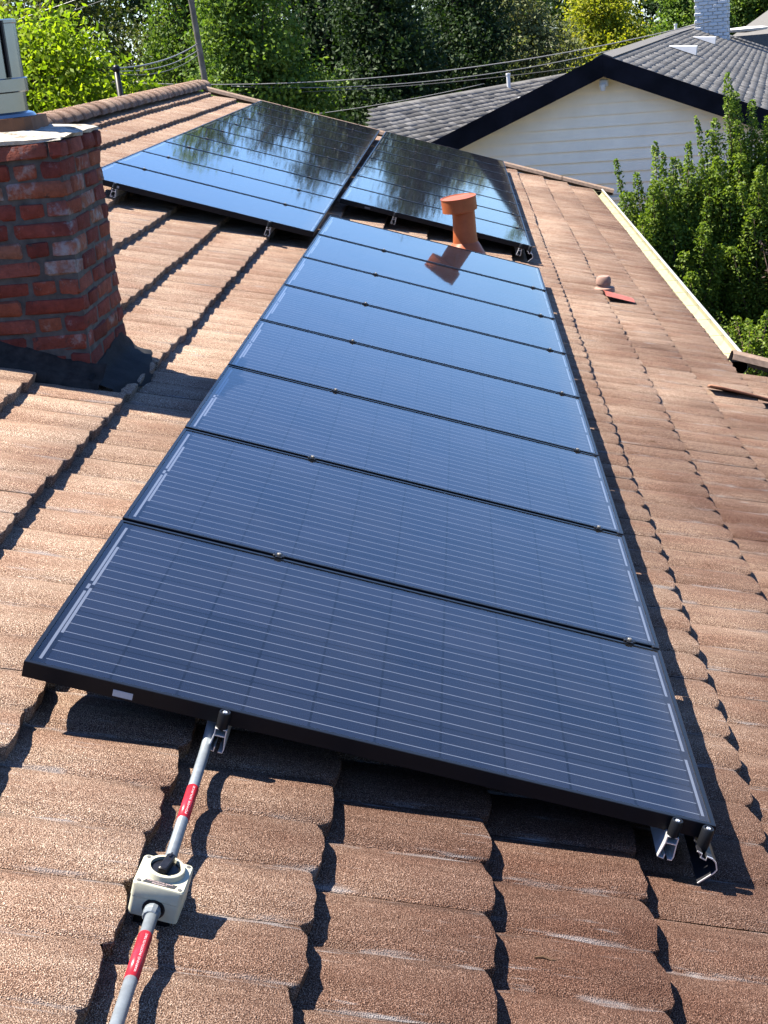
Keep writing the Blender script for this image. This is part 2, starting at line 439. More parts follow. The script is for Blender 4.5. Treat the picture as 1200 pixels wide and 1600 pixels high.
# ================================================================== the house we stand on
house = empty('house')
tag(house, 'house under a brown granule tiled roof that carries the solar panels', 'house')
U_R, U_E, V0, V1 = -2.78, 3.02, -3.6, 17.80        # ridge, eave, near end, far rake
V_EXT, U_EXT = 6.80, 4.6                           # nearer than V_EXT the roof runs on down to U_EXT
EXPO, PITCH, LIP, AMP, NB0 = 0.368, 0.190, 0.042, 0.017, -0.171
U_BASE = 0.030                                     # lower edge of one course

dk = MB()
dk.add([(U_R, V0, -0.19), (U_E, V0, -0.19), (U_E, V1, -0.19), (U_R, V1, -0.19), (U_R, V0, -0.30), (U_E, V0, -0.30), (U_E, V1, -0.30), (U_R, V1, -0.30)],
       [(0, 1, 2, 3), (7, 6, 5, 4), (0, 4, 5, 1), (1, 5, 6, 2), (2, 6, 7, 3), (3, 7, 4, 0)])
dk.box((U_E + 0.001, V0, -0.30), (U_EXT, V_EXT, -0.19))
roof = dk.build('roof', M['deck'], house, loc=(0, 0, Z0), rot=ROT)

def wave(t):
    s = t ** 0.8
    return math.sin(math.pi * s) ** 0.8 if 0 < t < 1 else 0.0
TS = [0, 0.05, 0.14, 0.28, 0.44, 0.62, 0.80, 0.93, 1.0]
def scallop(t):
    return math.sin(math.pi * t ** 0.5) ** 0.6 if 0 < t < 1 else 0.0
def tile_mesh_arrays(seed):
    r = random.Random(seed); V = []; F = []
    ou = [r.uniform(-0.0045, 0.0045) for _ in TS]; on = [r.uniform(-0.0022, 0.0018) for _ in TS]
    rows = [(-0.405, 0.0), (-0.20, 0.0), (-0.010, 0.0), (-0.002, -0.002), (0.0, -0.007), (-0.002, -0.045)]
    for ul, dn in rows:
        for i, t in enumerate(TS):
            nn = NB0 + AMP * wave(t) + LIP * (1 + ul / EXPO) + dn + (on[i] if ul > -0.3 else 0)
            V.append((ul + (ou[i] + 0.024 * (scallop(t) - 0.6) if ul > -0.1 else 0), t * PITCH, nn))
    k = len(TS)
    for a in range(len(rows) - 1):
        for b in range(k - 1):
            F.append((a * k + b, (a + 1) * k + b, (a + 1) * k + b + 1, a * k + b + 1))
    return V, F
VARS = []
for sdd in range(14):
    V, F = tile_mesh_arrays(sdd)
    mb = MB(); mb.add(V, F); tme = mb.mesh('tile', M['tile'], True); tme.set_sharp_from_angle(angle=R(48)); VARS.append((tme, np.array(V), np.array(F)))

cmat = camo.matrix_world.inverted()
def in_view(p):
    q = cmat @ p
    if q.z > -0.3: return None
    x = 600 + 2219.2 * q.x / -q.z; y = 800 - 2219.2 * q.y / -q.z
    return (x, y, -q.z)
spots = []
kmin = math.ceil((U_R + 0.10 - U_BASE) / EXPO); kmax = math.floor((U_EXT - U_BASE) / EXPO)
CH = (-1.42, -0.47, 2.66, 3.38)                     # the chimney's hole (u0,u1,v0,v1)
for kk in range(kmin, kmax + 1):
    ul = U_BASE + kk * EXPO
    jn = int((V1 - V0) / PITCH)
    for j in range(jn):
        vv = V0 + j * PITCH
        if ul > U_E + 0.06 and vv + PITCH > V_EXT: continue
        if CH[0] + 0.1 < ul - 0.368 and ul < CH[1] - 0.02 and vv > CH[2] + 0.02 and vv + PITCH < CH[3] - 0.02: continue
        spots.append((ul, vv, kk))
rank = []
for i, (ul, vv, kk) in enumerate(spots):
    q = in_view(W(ul - 0.15, vv + 0.095, -0.13))
    hid = (0.02 < ul - 0.30 and ul < 1.66 and 0.15 < vv < 7.8)
    vis = q and -60 < q[0] < 1260 and 0 < q[1] < 1680 and not hid
    rank.append((q[2] if vis else 1e9, i))
rank.sort()
single = set(i for d, i in rank[:300] if d < 1e8)
bv, bf, off = [], [], 0
rt = random.Random(3)
for i, (ul, vv, kk) in enumerate(spots):
    me, V, F = VARS[rt.randrange(14)]
    dn = rt.uniform(-0.0005, 0.0005); du = rt.uniform(-0.004, 0.004) + 0.006 * math.sin(vv * 1.1 + kk * 2.3) + 0.003 * math.sin(vv * 3.7 + kk)
    if i in single:
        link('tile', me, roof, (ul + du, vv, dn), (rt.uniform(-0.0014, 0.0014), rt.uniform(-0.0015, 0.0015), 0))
    else:
        bv.append(V + np.array([ul + du, vv, dn])); bf.append(F + off); off += len(V)
BV, BF = np.concatenate(bv), np.concatenate(bf)
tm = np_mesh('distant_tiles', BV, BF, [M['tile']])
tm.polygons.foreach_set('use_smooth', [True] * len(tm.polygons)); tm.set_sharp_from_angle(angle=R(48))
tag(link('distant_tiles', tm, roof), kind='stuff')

# the slope on the other side of the ridge
os_ = MB()
rz = W(U_R, 0, -0.16)
cols = int((V1 - V0) / PITCH)
rows = []
for k in range(13):
    for e in (0.0, 0.97):
        xx = rz.x - (k + e) * EXPO * CT; zz = rz.z - (k + e) * EXPO * ST + LIP * e
        rows.append([(xx, V0 + j * PITCH / 2, zz + (AMP if j % 2 else 0)) for j in range(cols * 2 + 1)])
os_.loft(rows[::-1], closed=False)
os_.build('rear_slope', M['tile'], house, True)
# ridge caps
def cap_piece(L, rad, mtl):
    mb = MB(); N = 10; rings = []
    for (y, r) in ((0, rad), (0.012, rad * 1.10), (0.05, rad * 1.10), (0.065, rad), (L, rad * 0.93)):
        out = [(r * 1.25 * math.cos(math.pi * j / N), y, r * math.sin(math.pi * j / N) - 0.35 * rad) for j in range(N + 1)]
        rings.append(out)
    mb.loft(rings, closed=False)
    r0 = rings[0]; mb.add(r0 + [(0, 0, -0.5 * rad)], [(j + 1, j, N + 1) for j in range(N)])
    return mb.mesh('ridge_cap', mtl, True)
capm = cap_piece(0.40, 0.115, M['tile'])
rp = W(U_R, 0, -0.09)
v = V0
while v < V1:
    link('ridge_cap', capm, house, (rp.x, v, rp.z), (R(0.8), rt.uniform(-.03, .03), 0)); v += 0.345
# rake trims at the far gable end, and along the far edge of the extension
rakem = MB()
rakem.strip([(0.0, 0.0), (0.02, 0.035), (0.07, 0.05), (0.12, 0.035), (0.14, -0.05)], 0, 0.40, 0.008)
rakem.add([(0.0, 0.0, 0.0), (0.02, 0, 0.035), (0.07, 0, 0.05), (0.12, 0, 0.035), (0.14, 0, -0.05), (0.07, 0, -0.05)], [(0, 1, 2, 3, 4, 5)])
rkm = rakem.mesh('rake_trim', M['rake'])
uu = U_R + 0.1
while uu < U_E - 0.1:
    link('rake_trim', rkm, roof, (uu + 0.39, V1 - 0.10, -0.125 + 0.012), (0, R(-1.5), R(90))); uu += 0.372
uu = U_E - 0.02
while uu < U_EXT - 0.3:
    link('rake_trim', rkm, roof, (uu + 0.39, V_EXT - 0.06, -0.115 + 0.02), (0, R(-1.5), R(90))); uu += 0.372
# a tile whose side edge has lifted, by the end of the gutter
lf = MB(); pts = []
for i in range(9):
    a = i / 8; pts.append((2.66 + 0.62 * a, 5.74 + 0.02 * a, -0.118 + 0.003 * math.sin(a * 5)))
lf.loft([[(x, y - 0.040, z + 0.024), (x, y + 0.05, z - 0.004), (x, y + 0.05, z - 0.02), (x, y - 0.040, z + 0.012)] for x, y, z in pts], 0, True, True)
tag(lf.build('lifted_tile_edge', M['terracotta_pale'], roof, True), 'pale lifted tile edge near the gutter end')
# walls
wl = MB()
e0 = W(U_E, 0, -0.3)
wl.box((e0.x - 0.75, V_EXT, 0), (e0.x - 0.55, V1 - 0.5, e0.z + 0.12))
wl.box((-7.4, V1 - 0.7, 0), (e0.x - 0.56, V1 - 0.5, 2.4))
wl.add([(-7.4, V1 - 0.5, 2.4), (e0.x - .56, V1 - 0.5, 2.4), (rp.x, V1 - 0.5, rz.z - 0.25)], [(0, 1, 2), (2, 1, 0)])
wl.build('wall', M['stucco'], house)
# gutter
gu = empty('gutter'); gu.parent = house
ge = W(U_E + 0.005, 0, -0.20)
def gut_profile(dx=0):
    return [(0.0, 0.055), (0.0, -0.035), (0.085, -0.035), (0.115, 0.0), (0.118, 0.045)]
gb = MB().strip(gut_profile(), V_EXT + 0.02, V1 + 0.02, 0.004)
gtr = gb.build('gutter_trough', M['gutter'], gu, loc=(ge.x, 0, ge.z + 0.02))
MB().strip([(0.112, 0.046), (0.124, 0.052), (0.134, 0.046), (0.132, 0.034)], V_EXT + 0.02, V1 + 0.02, 0.004).build('gutter_rim', M['gutter_rim'], gu, loc=(ge.x, 0, ge.z + 0.02))
hm = MB().box((0, 0, 0), (0.12, 0.008, 0.003)).mesh('gutter_hanger', M['gutter'])
v = V_EXT + 0.35
while v < V1:
    link('gutter_hanger', hm, gu, (ge.x + 0.003, v, ge.z + 0.058)); v += 0.61
for yv in (V_EXT + 0.022, V1 + 0.016):
    MB().add([(x, yv, z) for x, z in gut_profile()] + [(0.118, yv, 0.05)], [(0, 1, 2, 3, 4, 5), (5, 4, 3, 2, 1, 0)]).build('gutter_end', M['gutter'], gu, loc=(ge.x, 0, ge.z + 0.02))

# ================================================================== brick chimney
cb = W(-0.48, 2.70, -0.13)
CX1, CY0 = cb.x, 2.70
CX0, CY1 = CX1 - 0.90, CY0 + 0.62
CZB = cb.z - 0.15
NCR, CRH = 15, 0.0765
CZT = cb.z + 0.985
CZ0 = CZT - NCR * CRH
ch = empty('brick_chimney', ((CX0 + CX1) / 2, (CY0 + CY1) / 2, CZ0))
tag(ch, 'weathered red brick chimney with grey mortar and pale cement top', 'chimney')
co = Vector(ch.location)
def cbuild(mb, name, mt, smooth=False, parent=None):
    o = mb.build(name, mt, parent or ch, smooth); o.location = -co if parent is None else (0, 0, 0); return o
def rough_box(lo, hi, seed, amp, bev):
    mb = MB().box(lo, hi, 0, bev); r = random.Random(seed)
    mb.v = [(x + r.uniform(-amp, amp), y + r.uniform(-amp, amp), z + r.uniform(-amp, amp)) for x, y, z in mb.v]
    return mb
core = MB()
core.box((CX0 + 0.006, CY0 + 0.006, CZ0 - 0.9), (CX1 - 0.006, CY1 - 0.006, CZT - 0.01))
cbuild(core, 'mortar_core', M['mortar'])
def brick_meshes(L, D, n, base):
    out = []
    for i in range(n):
        mb = rough_box((-L / 2, -D / 2, -0.031), (L / 2, D / 2, 0.031), base + i, 0.0046, 0.010)
        me = mb.mesh('brick', M['brick']); smooth_by_angle(me, 50); out.append(me)
    return out
STR = brick_meshes(0.208, 0.095, 6, 10); HDR = brick_meshes(0.100, 0.095, 5, 40); TQ = brick_meshes(0.150, 0.095, 4, 70)
rb = random.Random(5)
def lay(face, row):
    """one row of bricks on one face; lengths along the face"""
    z = CZ0 + (row + 0.5) * CRH
    corb = 0.014 if row == NCR - 1 else 0.0
    A, B = (CX0, CX1) if face in 'fb' else (CY0, CY1)
    ext = 0.0 if (row % 2 == 0) == (face in 'fb') else 0.102   # corner bricks belong to alternating faces
    a, b = A + ext - (corb if ext == 0 else -corb), B - ext + (corb if ext == 0 else -corb)
    x = a
    while b - x > 0.04:
        rem = b - x
        pick = STR if rem > 0.36 and rb.random() < 0.82 else (HDR if rem < 0.16 else (TQ if rem < 0.19 else STR))
        if rem > 0.36 and pick is STR and rb.random() < 0.10: pick = TQ
        L = {id(STR): 0.208, id(HDR): 0.100, id(TQ): 0.150}[id(pick)]
        sc = 1.0
        if rem < L + 0.06: sc = rem / L; L = rem
        c = x + L / 2; rot = rb.uniform(-0.012, 0.012); pr = rb.uniform(-0.0025, 0.0025) + corb
        if face == 'f': loc, rz_ = (c, CY0 + 0.0475 - pr, z), 0
        elif face == 'b': loc, rz_ = (c, CY1 - 0.0475 + pr, z), math.pi
        elif face == 'r': loc, rz_ = (CX1 - 0.0475 + pr, c, z), math.pi / 2
        else: loc, rz_ = (CX0 + 0.0475 - pr, c, z), -math.pi / 2
        o = link('brick', rb.choice(pick), ch, Vector(loc) - co + Vector((0, 0, rb.uniform(-.002, .002))), (rot, rot * 0.6, rz_ + rot))
        o.scale = (sc * 0.985, 1, 1)
        x += L + 0.010
for row in range(NCR):
    for fc in 'frbl': lay(fc, row)
# cement top, clay liner, steel flue
cp = MB(); r = random.Random(2); N = 40; rings = []
for kx, zz in ((0.0, -0.006), (0.004, 0.006), (-0.05, 0.020), (-0.16, 0.035)):
    ring = []
    for j in range(N):
        a = 2 * math.pi * j / N; c_, s_ = math.cos(a), math.sin(a); mx_ = max(abs(c_), abs(s_))
        hx, hy = (CX1 - CX0) / 2 + kx + 0.008, (CY1 - CY0) / 2 + kx + 0.008
        ring.append(((CX0 + CX1) / 2 + hx * c_ / mx_ + r.uniform(-.008, .008), (CY0 + CY1) / 2 + hy * s_ / mx_ + r.uniform(-.008, .008), CZT + zz + r.uniform(-.005, .005)))
    rings.append(ring)
cp.loft(rings, 0, True, True)
cbuild(cp, 'cement_top', M['cap'])
fx, fy = CX1 - 0.33, CY0 + 0.33
fl = MB()
def sq(rad, z, c=0.35, n=32):
    out = []
    for j in range(n):
        a = 2 * math.pi * j / n; c_, s_ = math.cos(a), math.sin(a); p = 1 / (abs(c_) ** 5 + abs(s_) ** 5) ** 0.2
        out.append((fx + rad * p * c_, fy + rad * p * s_, z))
    return out
fl.loft([sq(0.185, CZT), sq(0.175, CZT + 0.085), sq(0.150, CZT + 0.085), sq(0.150, CZT + 0.03)], 0, False, True)
cbuild(fl, 'clay_flue_liner', M['clay'])
ms = MB()
ms.lathe([(0.158, 0.0), (0.150, 0.012), (0.128, 0.02), (0.128, 0.10)], (fx, fy, CZT + 0.086), 36, 0, (True, True))
ms.lathe([(0.139, 0.095), (0.143, 0.10), (0.143, 0.148), (0.139, 0.152)], (fx, fy, CZT + 0.086), 36, 0, (True, True))
fo = cbuild(ms, 'steel_flue', M['steel']); smooth_by_angle(fo.data)
ms2 = MB().lathe([(0.132, 0.15), (0.132, 0.36), (0.136, 0.363), (0.136, 0.375), (0.125, 0.378), (0.125, 0.30)], (fx, fy, CZT + 0.086), 36, 0, (True, True))
f2 = cbuild(ms2, 'flue_cap', M['steel']); smooth_by_angle(f2.data)
cbuild(MB().box((fx + 0.104, fy - 0.098, CZT + 0.24), (fx + 0.112, fy - 0.080, CZT + 0.458)), 'seam', M['black_metal'])
# flashing: apron in front, mastic mound at the lower side
ap = MB(); r = random.Random(8); ring = []
for i in range(19):
    a = i / 18; u = (-1.46 + 1.01 * a); j = lambda q: r.uniform(-q, q)
    ring.append([W(u, CY0 + 0.006, -0.045 + j(.014)), W(u, CY0 - 0.012, -0.060 + j(.01)), W(u, CY0 - 0.020, -0.095 + j(.006)), W(u, CY0 - 0.075 + j(.01), -0.112 + j(.006)), W(u, CY0 - 0.085 + j(.01), -0.16)])
ap.loft(ring, closed=False)
cbuild(ap, 'apron_flashing', M['flash'], True)
mm = MB(); rings = []; r = random.Random(4)
for i in range(17):
    a = i / 16; vv = CY0 - 0.07 + (CY1 - CY0 + 0.13) * a
    k = math.sin(min(1, max(0.0, a * 1.15)) * math.pi) ** 0.5 if a < 0.87 else 0.35
    hgt = 0.030 + 0.070 * (a ** 0.8 if a < 0.8 else (1 - a) / 0.2 * 0.84); spread = 0.10 + 0.06 * math.sin(math.pi * a); j = lambda q: r.uniform(-q, q) * 0.9
    fu = CX1 / CT - 0.03     # where the chimney face meets the roof plane
    ring = []
    for (f_, n_) in ((-0.02, 1.0), (0.04, 0.80), (0.10, 0.40), (0.25, 0.16), (0.60, 0.10), (0.92, 0.06), (1.0, -0.5)):
        hh = -0.116 + hgt * n_ + j(.006)
        uu_ = (CX1 - hh * ST) / CT + spread * f_ + j(.005)
        ring.append(W(uu_, vv, hh))
    rings.append(ring)
mm.loft(rings, closed=False)
cbuild(mm, 'mastic_flashing', M['tar'], True)

# ================================================================== solar panels
PW, PH, PT = 1.66, 0.992, 0.040
GAP = 0.020
PP = PH + GAP
fm = MB()
def ringq(i, z): return [(i, i, z), (PW - i, i, z), (PW - i, PH - i, z), (i, PH - i, z)]
fm.loft([ringq(0.03, -PT), ringq(0.0, -PT), ringq(0, -0.0012), ringq(0.0012, 0), ringq(0.011, 0), ringq(0.0115, -0.0035), ringq(0.0115, -0.012), ringq(0.002, -0.012), ringq(0.002, -PT + .002), ringq(0.03, -PT + .002), ringq(0.03, -PT)])
FRM = fm.mesh('frame', M['frame'])
BCK = MB().box((0.010, 0.010, -0.0085), (PW - 0.010, PH - 0.010, -0.0065)).mesh('backsheet', M['back'])
GLS = MB().add([(0.011, 0.011, -0.0025), (PW - 0.011, 0.011, -0.0025), (PW - 0.011, PH - 0.011, -0.0025), (0.011, PH - 0.011, -0.0025)], [(0, 1, 2, 3)]).mesh('glass_pane', M['glass'])
CS = 0.1530; CG = 0.0058
U0 = 0.043; VC0 = (PH - 6 * CS - 5 * CG) / 2
cm = MB(); c_ = 0.004
cm.add([(c_, 0, 0), (CS - c_, 0, 0), (CS, c_, 0), (CS, CS - c_, 0), (CS - c_, CS, 0), (c_, CS, 0), (0, CS - c_, 0), (0, c_, 0)], [tuple(range(8))], 0)
for k in range(3):
    y = CS * (k + 0.5) / 3
    cm.add([(-CG / 2, y - 0.0015, 0.0006), (CS + CG / 2, y - 0.0015, 0.0006), (CS + CG / 2, y + 0.0015, 0.0006), (-CG / 2, y + 0.0015, 0.0006)], [(0, 1, 2, 3)], 1)
CELL = cm.mesh('cell', [M['cell'], M['ribbon']])
CELLS = MB()
for i in range(10):
    for j in range(6):
        CELLS.add([(x + U0 + i * (CS + CG), y + VC0 + j * (CS + CG), z) for x, y, z in cm.v], cm.f[:1], 0)
        for k in range(3):
            CELLS.add([(x + U0 + i * (CS + CG), y + VC0 + j * (CS + CG), z) for x, y, z in cm.v[8 + 4 * k:12 + 4 * k]], [(0, 1, 2, 3)], 1)
CELLS = CELLS.mesh('cells', [M['cell'], M['ribbon']])
bb = MB()
def bus(u, a, b, w=0.0075):
    bb.add([(u, a, -0.0056), (u + w, a, -0.0056), (u + w, b, -0.0056), (u, b, -0.0056)], [(0, 1, 2, 3)])
q3 = CS + CG
vm = PH / 2
for sgn in (1, -1):
    for (u, a, b) in ((0.024, 0.035, 0.455), (0.034, 0.012, 0.300)):
        lo, hi = sorted((vm + sgn * a, vm + sgn * b)); bus(u, lo, hi)
bus(0.024, vm - 0.018, vm + 0.014, 0.008)
ue = U0 + 10 * CS + 9 * CG + 0.007
for k in range(3): bus(ue, VC0 + 2 * k * q3 + 0.022, VC0 + 2 * (k + 1) * q3 - 0.022)
BUS = bb.mesh('bus_strip', M['ribbon'])

def make_panel(cells):
    p = empty('solar_panel')
    link('frame', FRM, p); b = link('backsheet', BCK, p)
    if cells:
        for i in range(10):
            for j in range(6):
                link('cell', CELL, b, (U0 + i * q3, VC0 + j * q3, -0.0062))
    else:
        o = link('cells', CELLS, b, (0, 0, -0.0062)); o['kind'] = 'stuff'
    link('bus_strip', BUS, b); link('glass_pane', GLS, p)
    return p
ORD = ['first', 'second', 'third', 'fourth', 'fifth', 'sixth', 'seventh', 'eighth', 'ninth', 'tenth']
proto_near, proto_far = make_panel(True), make_panel(False)
used = {'n': False, 'f': False}
def put_panel(kind, loc, rz, label, group, sy=1.0):
    pr = proto_near if kind == 'n' else proto_far
    o = pr if not used[kind] else copy_tree(pr)
    used[kind] = True
    mw = Matrix.Translation(loc) @ Matrix.Rotation(TH, 4, 'Y') @ Matrix.Rotation(rz, 4, 'Z')
    o.matrix_world = mw; o.scale = (1, sy, 1)
    return tag(o, label, 'solar panel', group)
LABEL = MB().box((0.215, -0.0015, -0.034), (0.262, 0.0, -0.018)).mesh('frame_sticker', M['white_label'])
for i in range(8):
    lab = 'front solar panel nearest the camera, conduit running in under its edge' if i == 0 else \
          ('last black panel of the long front column, just before the orange vent pipe' if i == 7 else
           '%s black solar panel from the front in the long near column' % ORD[i])
    o = put_panel('n', W(0, i * PP, rt.uniform(-.001, .001)), R(rt.uniform(-.03, .03)), lab, 'panels in the near column')
    if i == 0: link('frame_sticker', LABEL, o)
def column(u0, v0, v1, n, rot, word, group, left):
    pitch = (v1 - v0 + GAP) / n
    for i in range(n):
        s = i * pitch
        du = -math.sin(rot) * s; dv = math.cos(rot) * s
        lab = ('nearest' if i == 0 else ('farthest' if i == n - 1 else ORD[i] + ' from the front')) + ' panel of the ' + word
        o = put_panel('f', W(u0 + du, v0 + dv, rt.uniform(-.001, .001)), rot, lab, group, (pitch - GAP) / PH)
        if i == 0: link('frame_sticker', LABEL, o)
column(-0.025 - PW - 0.005, 7.10, 16.97, 10, 0.0075, 'left far column, next to the tiled ridge', 'panels in the left far column', True)
column(-0.010, 9.20, 17.03, 8, 0.0022, 'right far column, behind the orange vent pipe', 'panels in the right far column', False)

# ---- rails with clamps, and the feet that carry them in the dark below
FOOT = MB().box((-0.02, -0.03, -0.055), (0.02, 0.03, 0), 0, 0.003).box((-0.09, -0.06, -0.058), (0.09, 0.06, -0.055)).mesh('rail_foot', M['black_metal'])
def rail_profile():
    return [(-0.006, 0.0), (-0.014, 0.0), (-0.014, -0.016), (-0.017, -0.022), (-0.024, -0.060), (-0.010, -0.060), (-0.010, -0.046), (-0.003, -0.046)]
def make_rail(u, v0, v1, rot, label, group, clamps, far_end=True):
    L = v1 - v0
    p = empty('mounting_rail'); 
    p.matrix_world = Matrix.Translation(W(u, v0, -PT)) @ Matrix.Rotation(TH, 4, 'Y') @ Matrix.Rotation(rot, 4, 'Z')
    mb = MB()
    mb.strip([(-0.005, -0.001), (-0.013, -0.001), (-0.013, -0.018), (-0.020, -0.058), (-0.006, -0.060), (-0.006, -0.048)], -0.028, L, 0.0025)
    mb.strip([(0.005, -0.001), (0.013, -0.001), (0.013, -0.018), (0.016, -0.050), (0.014, -0.060), (0.004, -0.060)], -0.028, L, 0.0025)
    mb.strip([(-0.0118, -0.018), (0.0118, -0.018)], -0.028, L, 0.0025)
    mb.build('rail_extrusion', M['alu'], p)
    e = MB().lathe([(0.0125, -0.002), (0.014, 0.0), (0.014, 0.038), (0.0125, 0.041), (0.0095, 0.041), (0.0085, 0.037)], (0, -0.016, 0), 20)
    eo = e.build('end_clamp', M['black_metal'], p); smooth_by_angle(eo.data)
    MB().lathe([(0.0055, 0.036), (0.0055, 0.0405), (0.003, 0.0405), (0.003, 0.037)], (0, -0.016, 0), 6).build('bolt', M['alu'], eo)
    for k in range(int(L / 1.8) + 1): link('rail_foot', FOOT, p, (0, 0.45 + 1.8 * k, -0.061))
    for s in clamps:
        c = MB().box((-0.017, s - 0.0085, PT - 0.004), (0.017, s + 0.0085, PT + 0.0045), 0, 0.002)
        c.box((-0.010, s - 0.018, PT + 0.001), (0.010, s + 0.018, PT + 0.0035))
        o = c.build('mid_clamp', M['black_metal'], p)
        b = MB().lathe([(0.0065, 0), (0.0065, 0.004), (0.005, 0.0055)], (0, s, PT + 0.0045), 8).build('bolt', M['screw'], o)
    return tag(p, label, 'rail', group)
near_cl = [i * PP - GAP / 2 for i in range(1, 8)]
make_rail(0.480, 0, 8 * PP - GAP + 0.03, 0, 'aluminium rail end with black clamp beside the conduit', 'rails under the near column', near_cl)
make_rail(1.563, 0, 8 * PP - GAP + 0.03, 0, 'bright cut rail end at the lower front corner of the front panel', 'rails under the near column', near_cl)
pl = (16.97 - 7.10 + GAP) / 10; prr = (17.03 - 9.20 + GAP) / 8
make_rail(-1.455, 7.10, 17.0, 0.0075, 'far rail end beside the brick chimney', 'rails under the far columns', [i * pl - GAP / 2 for i in range(1, 10)])
make_rail(-0.345, 7.10, 17.0, 0.0075, 'far rail end at the corner where the left far column meets the near one', 'rails under the far columns', [i * pl - GAP / 2 for i in range(1, 10)])
make_rail(0.47, 9.20, 17.05, 0.0022, 'far rail end left of the orange vent pipe', 'rails under the far columns', [i * prr - GAP / 2 for i in range(1, 8)])
make_rail(1.565, 9.20, 17.05, 0.0022, 'far rail end right of the orange vent pipe', 'rails under the far columns', [i * prr - GAP / 2 for i in range(1, 8)])
def make_skirt(u, v0, v1, label, clamps):
    p = empty('array_skirt'); p.matrix_world = Matrix.Translation(W(u, v0, -PT)) @ Matrix.Rotation(TH, 4, 'Y')
    L = v1 - v0
    mb = MB().strip([(-0.030, -0.004), (-0.018, -0.008), (-0.018, -0.018), (-0.004, -0.022), (-0.004, -0.012), (0.010, -0.015), (0.020, -0.022), (0.028, -0.040), (0.024, -0.050), (-0.004, -0.086)], -0.055, L, 0.0026)
    mb.build('skirt_extrusion', M['alu_dark'], p)
    MB().strip([(-0.030, -0.004), (-0.018, -0.008), (-0.018, -0.018), (-0.004, -0.022), (-0.004, -0.012), (0.010, -0.015), (0.020, -0.022), (0.028, -0.040), (0.024, -0.050), (-0.004, -0.086)], -0.0575, -0.0552, 0.0030).build('cut_end', M['alu'], p)
    e = MB().lathe([(0.0135, -0.020), (0.0145, 0.0), (0.0145, 0.040), (0.0125, 0.043), (0.0095, 0.043), (0.0085, 0.039)], (-0.012, -0.022, 0), 20)
    eo = e.build('end_clamp', M['black_metal'], p); smooth_by_angle(eo.data)
    MB().lathe([(0.0055, 0.038), (0.0055, 0.0425), (0.003, 0.0425), (0.003, 0.039)], (-0.012, -0.022, 0), 6).build('bolt', M['alu'], eo)
    for s in clamps:
        c = MB().box((-0.014, s - 0.009, PT - 0.004), (0.008, s + 0.009, PT + 0.004), 0, 0.002)
        c.build('mid_clamp', M['black_metal'], p)
    return tag(p, label, 'skirt')
M['alu_dark'] = simple('black_skirt', (0.015, 0.015, 0.018), 0.4, 0.0)
make_skirt(PW - 0.012, 0, 8 * PP - GAP, 'black hooked edge trim along the lower side of the near column', near_cl)
make_skirt(PW - 0.004, 9.20, 17.03, 'black hooked edge trim along the lower side of the right far column', [i * prr - GAP / 2 for i in range(1, 8)])

# ================================================================== conduit and switch
sw = empty('rotary_isolator_switch')
sw.matrix_world = Matrix.Translation(W(0.464, -0.600, -0.128)) @ Matrix.Rotation(TH, 4, 'Y') @ Matrix.Rotation(R(-2), 4, 'Z')
tag(sw, 'cream weatherproof box with black rotary knob on the conduit', 'switch')
bw, bd, bh = 0.100, 0.098, 0.072
def rrect(w, d, z, c=0.008, n=4):
    out = []
    for sx, sy, a0 in ((1, -1, -90), (1, 1, 0), (-1, 1, 90), (-1, -1, 180)):
        for i in range(n + 1):
            a = R(a0 + 90 * i / n); out.append((sx * (w / 2 - c) + c * math.cos(a), sy * (d / 2 - c) + c * math.sin(a), z))
    return out
lw = MB().loft([rrect(bw - .002, bd - .002, 0), rrect(bw - .002, bd - .002, bh * 0.56)], 0, True, True)
MB().box((-0.036, -0.040, -0.028), (0.036, 0.040, 0.0), 0, 0.004).build('mounting_block', M['black_metal'], sw)
lo_ = lw.build('lower_case', M['cream'], sw); smooth_by_angle(lo_.data)
up = MB().loft([rrect(bw - .006, bd - .006, bh * 0.56), rrect(bw - .006, bd - .006, bh * 0.575), rrect(bw, bd, bh * 0.576), rrect(bw, bd, bh - 0.003), rrect(bw - .004, bd - .004, bh)], 0, True, True)
lid = up.build('lid', M['cream'], sw); smooth_by_angle(lid.data)
yk = 0.009
rg = MB().lathe([(0.039, 0), (0.0375, 0.010), (0.036, 0.011), (0.0305, 0.011), (0.0300, 0.001)], (0, yk, bh + 0.0005), 36, 0, (False, True))
ro = rg.build('knob_collar', M['cream'], lid); smooth_by_angle(ro.data)
kn = MB().lathe([(0.0292, 0.0), (0.0290, 0.003), (0.024, 0.004)], (0, yk, bh + 0.002), 30)
kb = Matrix.Translation((0, yk, bh + 0.006)) @ Matrix.Rotation(R(-8), 4, 'Z')
bar = MB().box((-0.0085, -0.028, 0), (0.0085, 0.028, 0.018), 0, 0.003).box((-0.0015, 0.012, 0.0195), (0.0015, 0.026, 0.0215))
kn.add([kb @ Vector(p) for p in bar.v], bar.f)
ko = kn.build('rotary_knob', M['knob'], sw); smooth_by_angle(ko.data)
for sx in (-1, 1):
    for sy in (-1, 1):
        MB().lathe([(0.0042, 0), (0.0042, 0.0012), (0.0025, 0.0014)], (sx * 0.040, sy * 0.040, bh), 10).build('screw', M['screw'], lid)
MB().add([(-0.034, -0.042, bh + .0004), (0.030, -0.042, bh + .0004), (0.034, -0.029, bh + .0004), (-0.026, -0.029, bh + .0004)], [(0, 1, 2, 3)]).build('name_plate', M['grey_plate'], lid)
for i, (tx, yy, sz) in enumerate((('PHOTOVOLTAIC ARRAY', -0.0325, 0.0046), ('DISCONNECT', -0.0385, 0.0046))):
    link('plate_lettering', text_mesh(tx, sz, M['print_white'], 'plate_lettering'), lid, (0, yy, bh + 0.0008))
for sx in (-0.017, 0.017):
    pass
ko2 = MB()
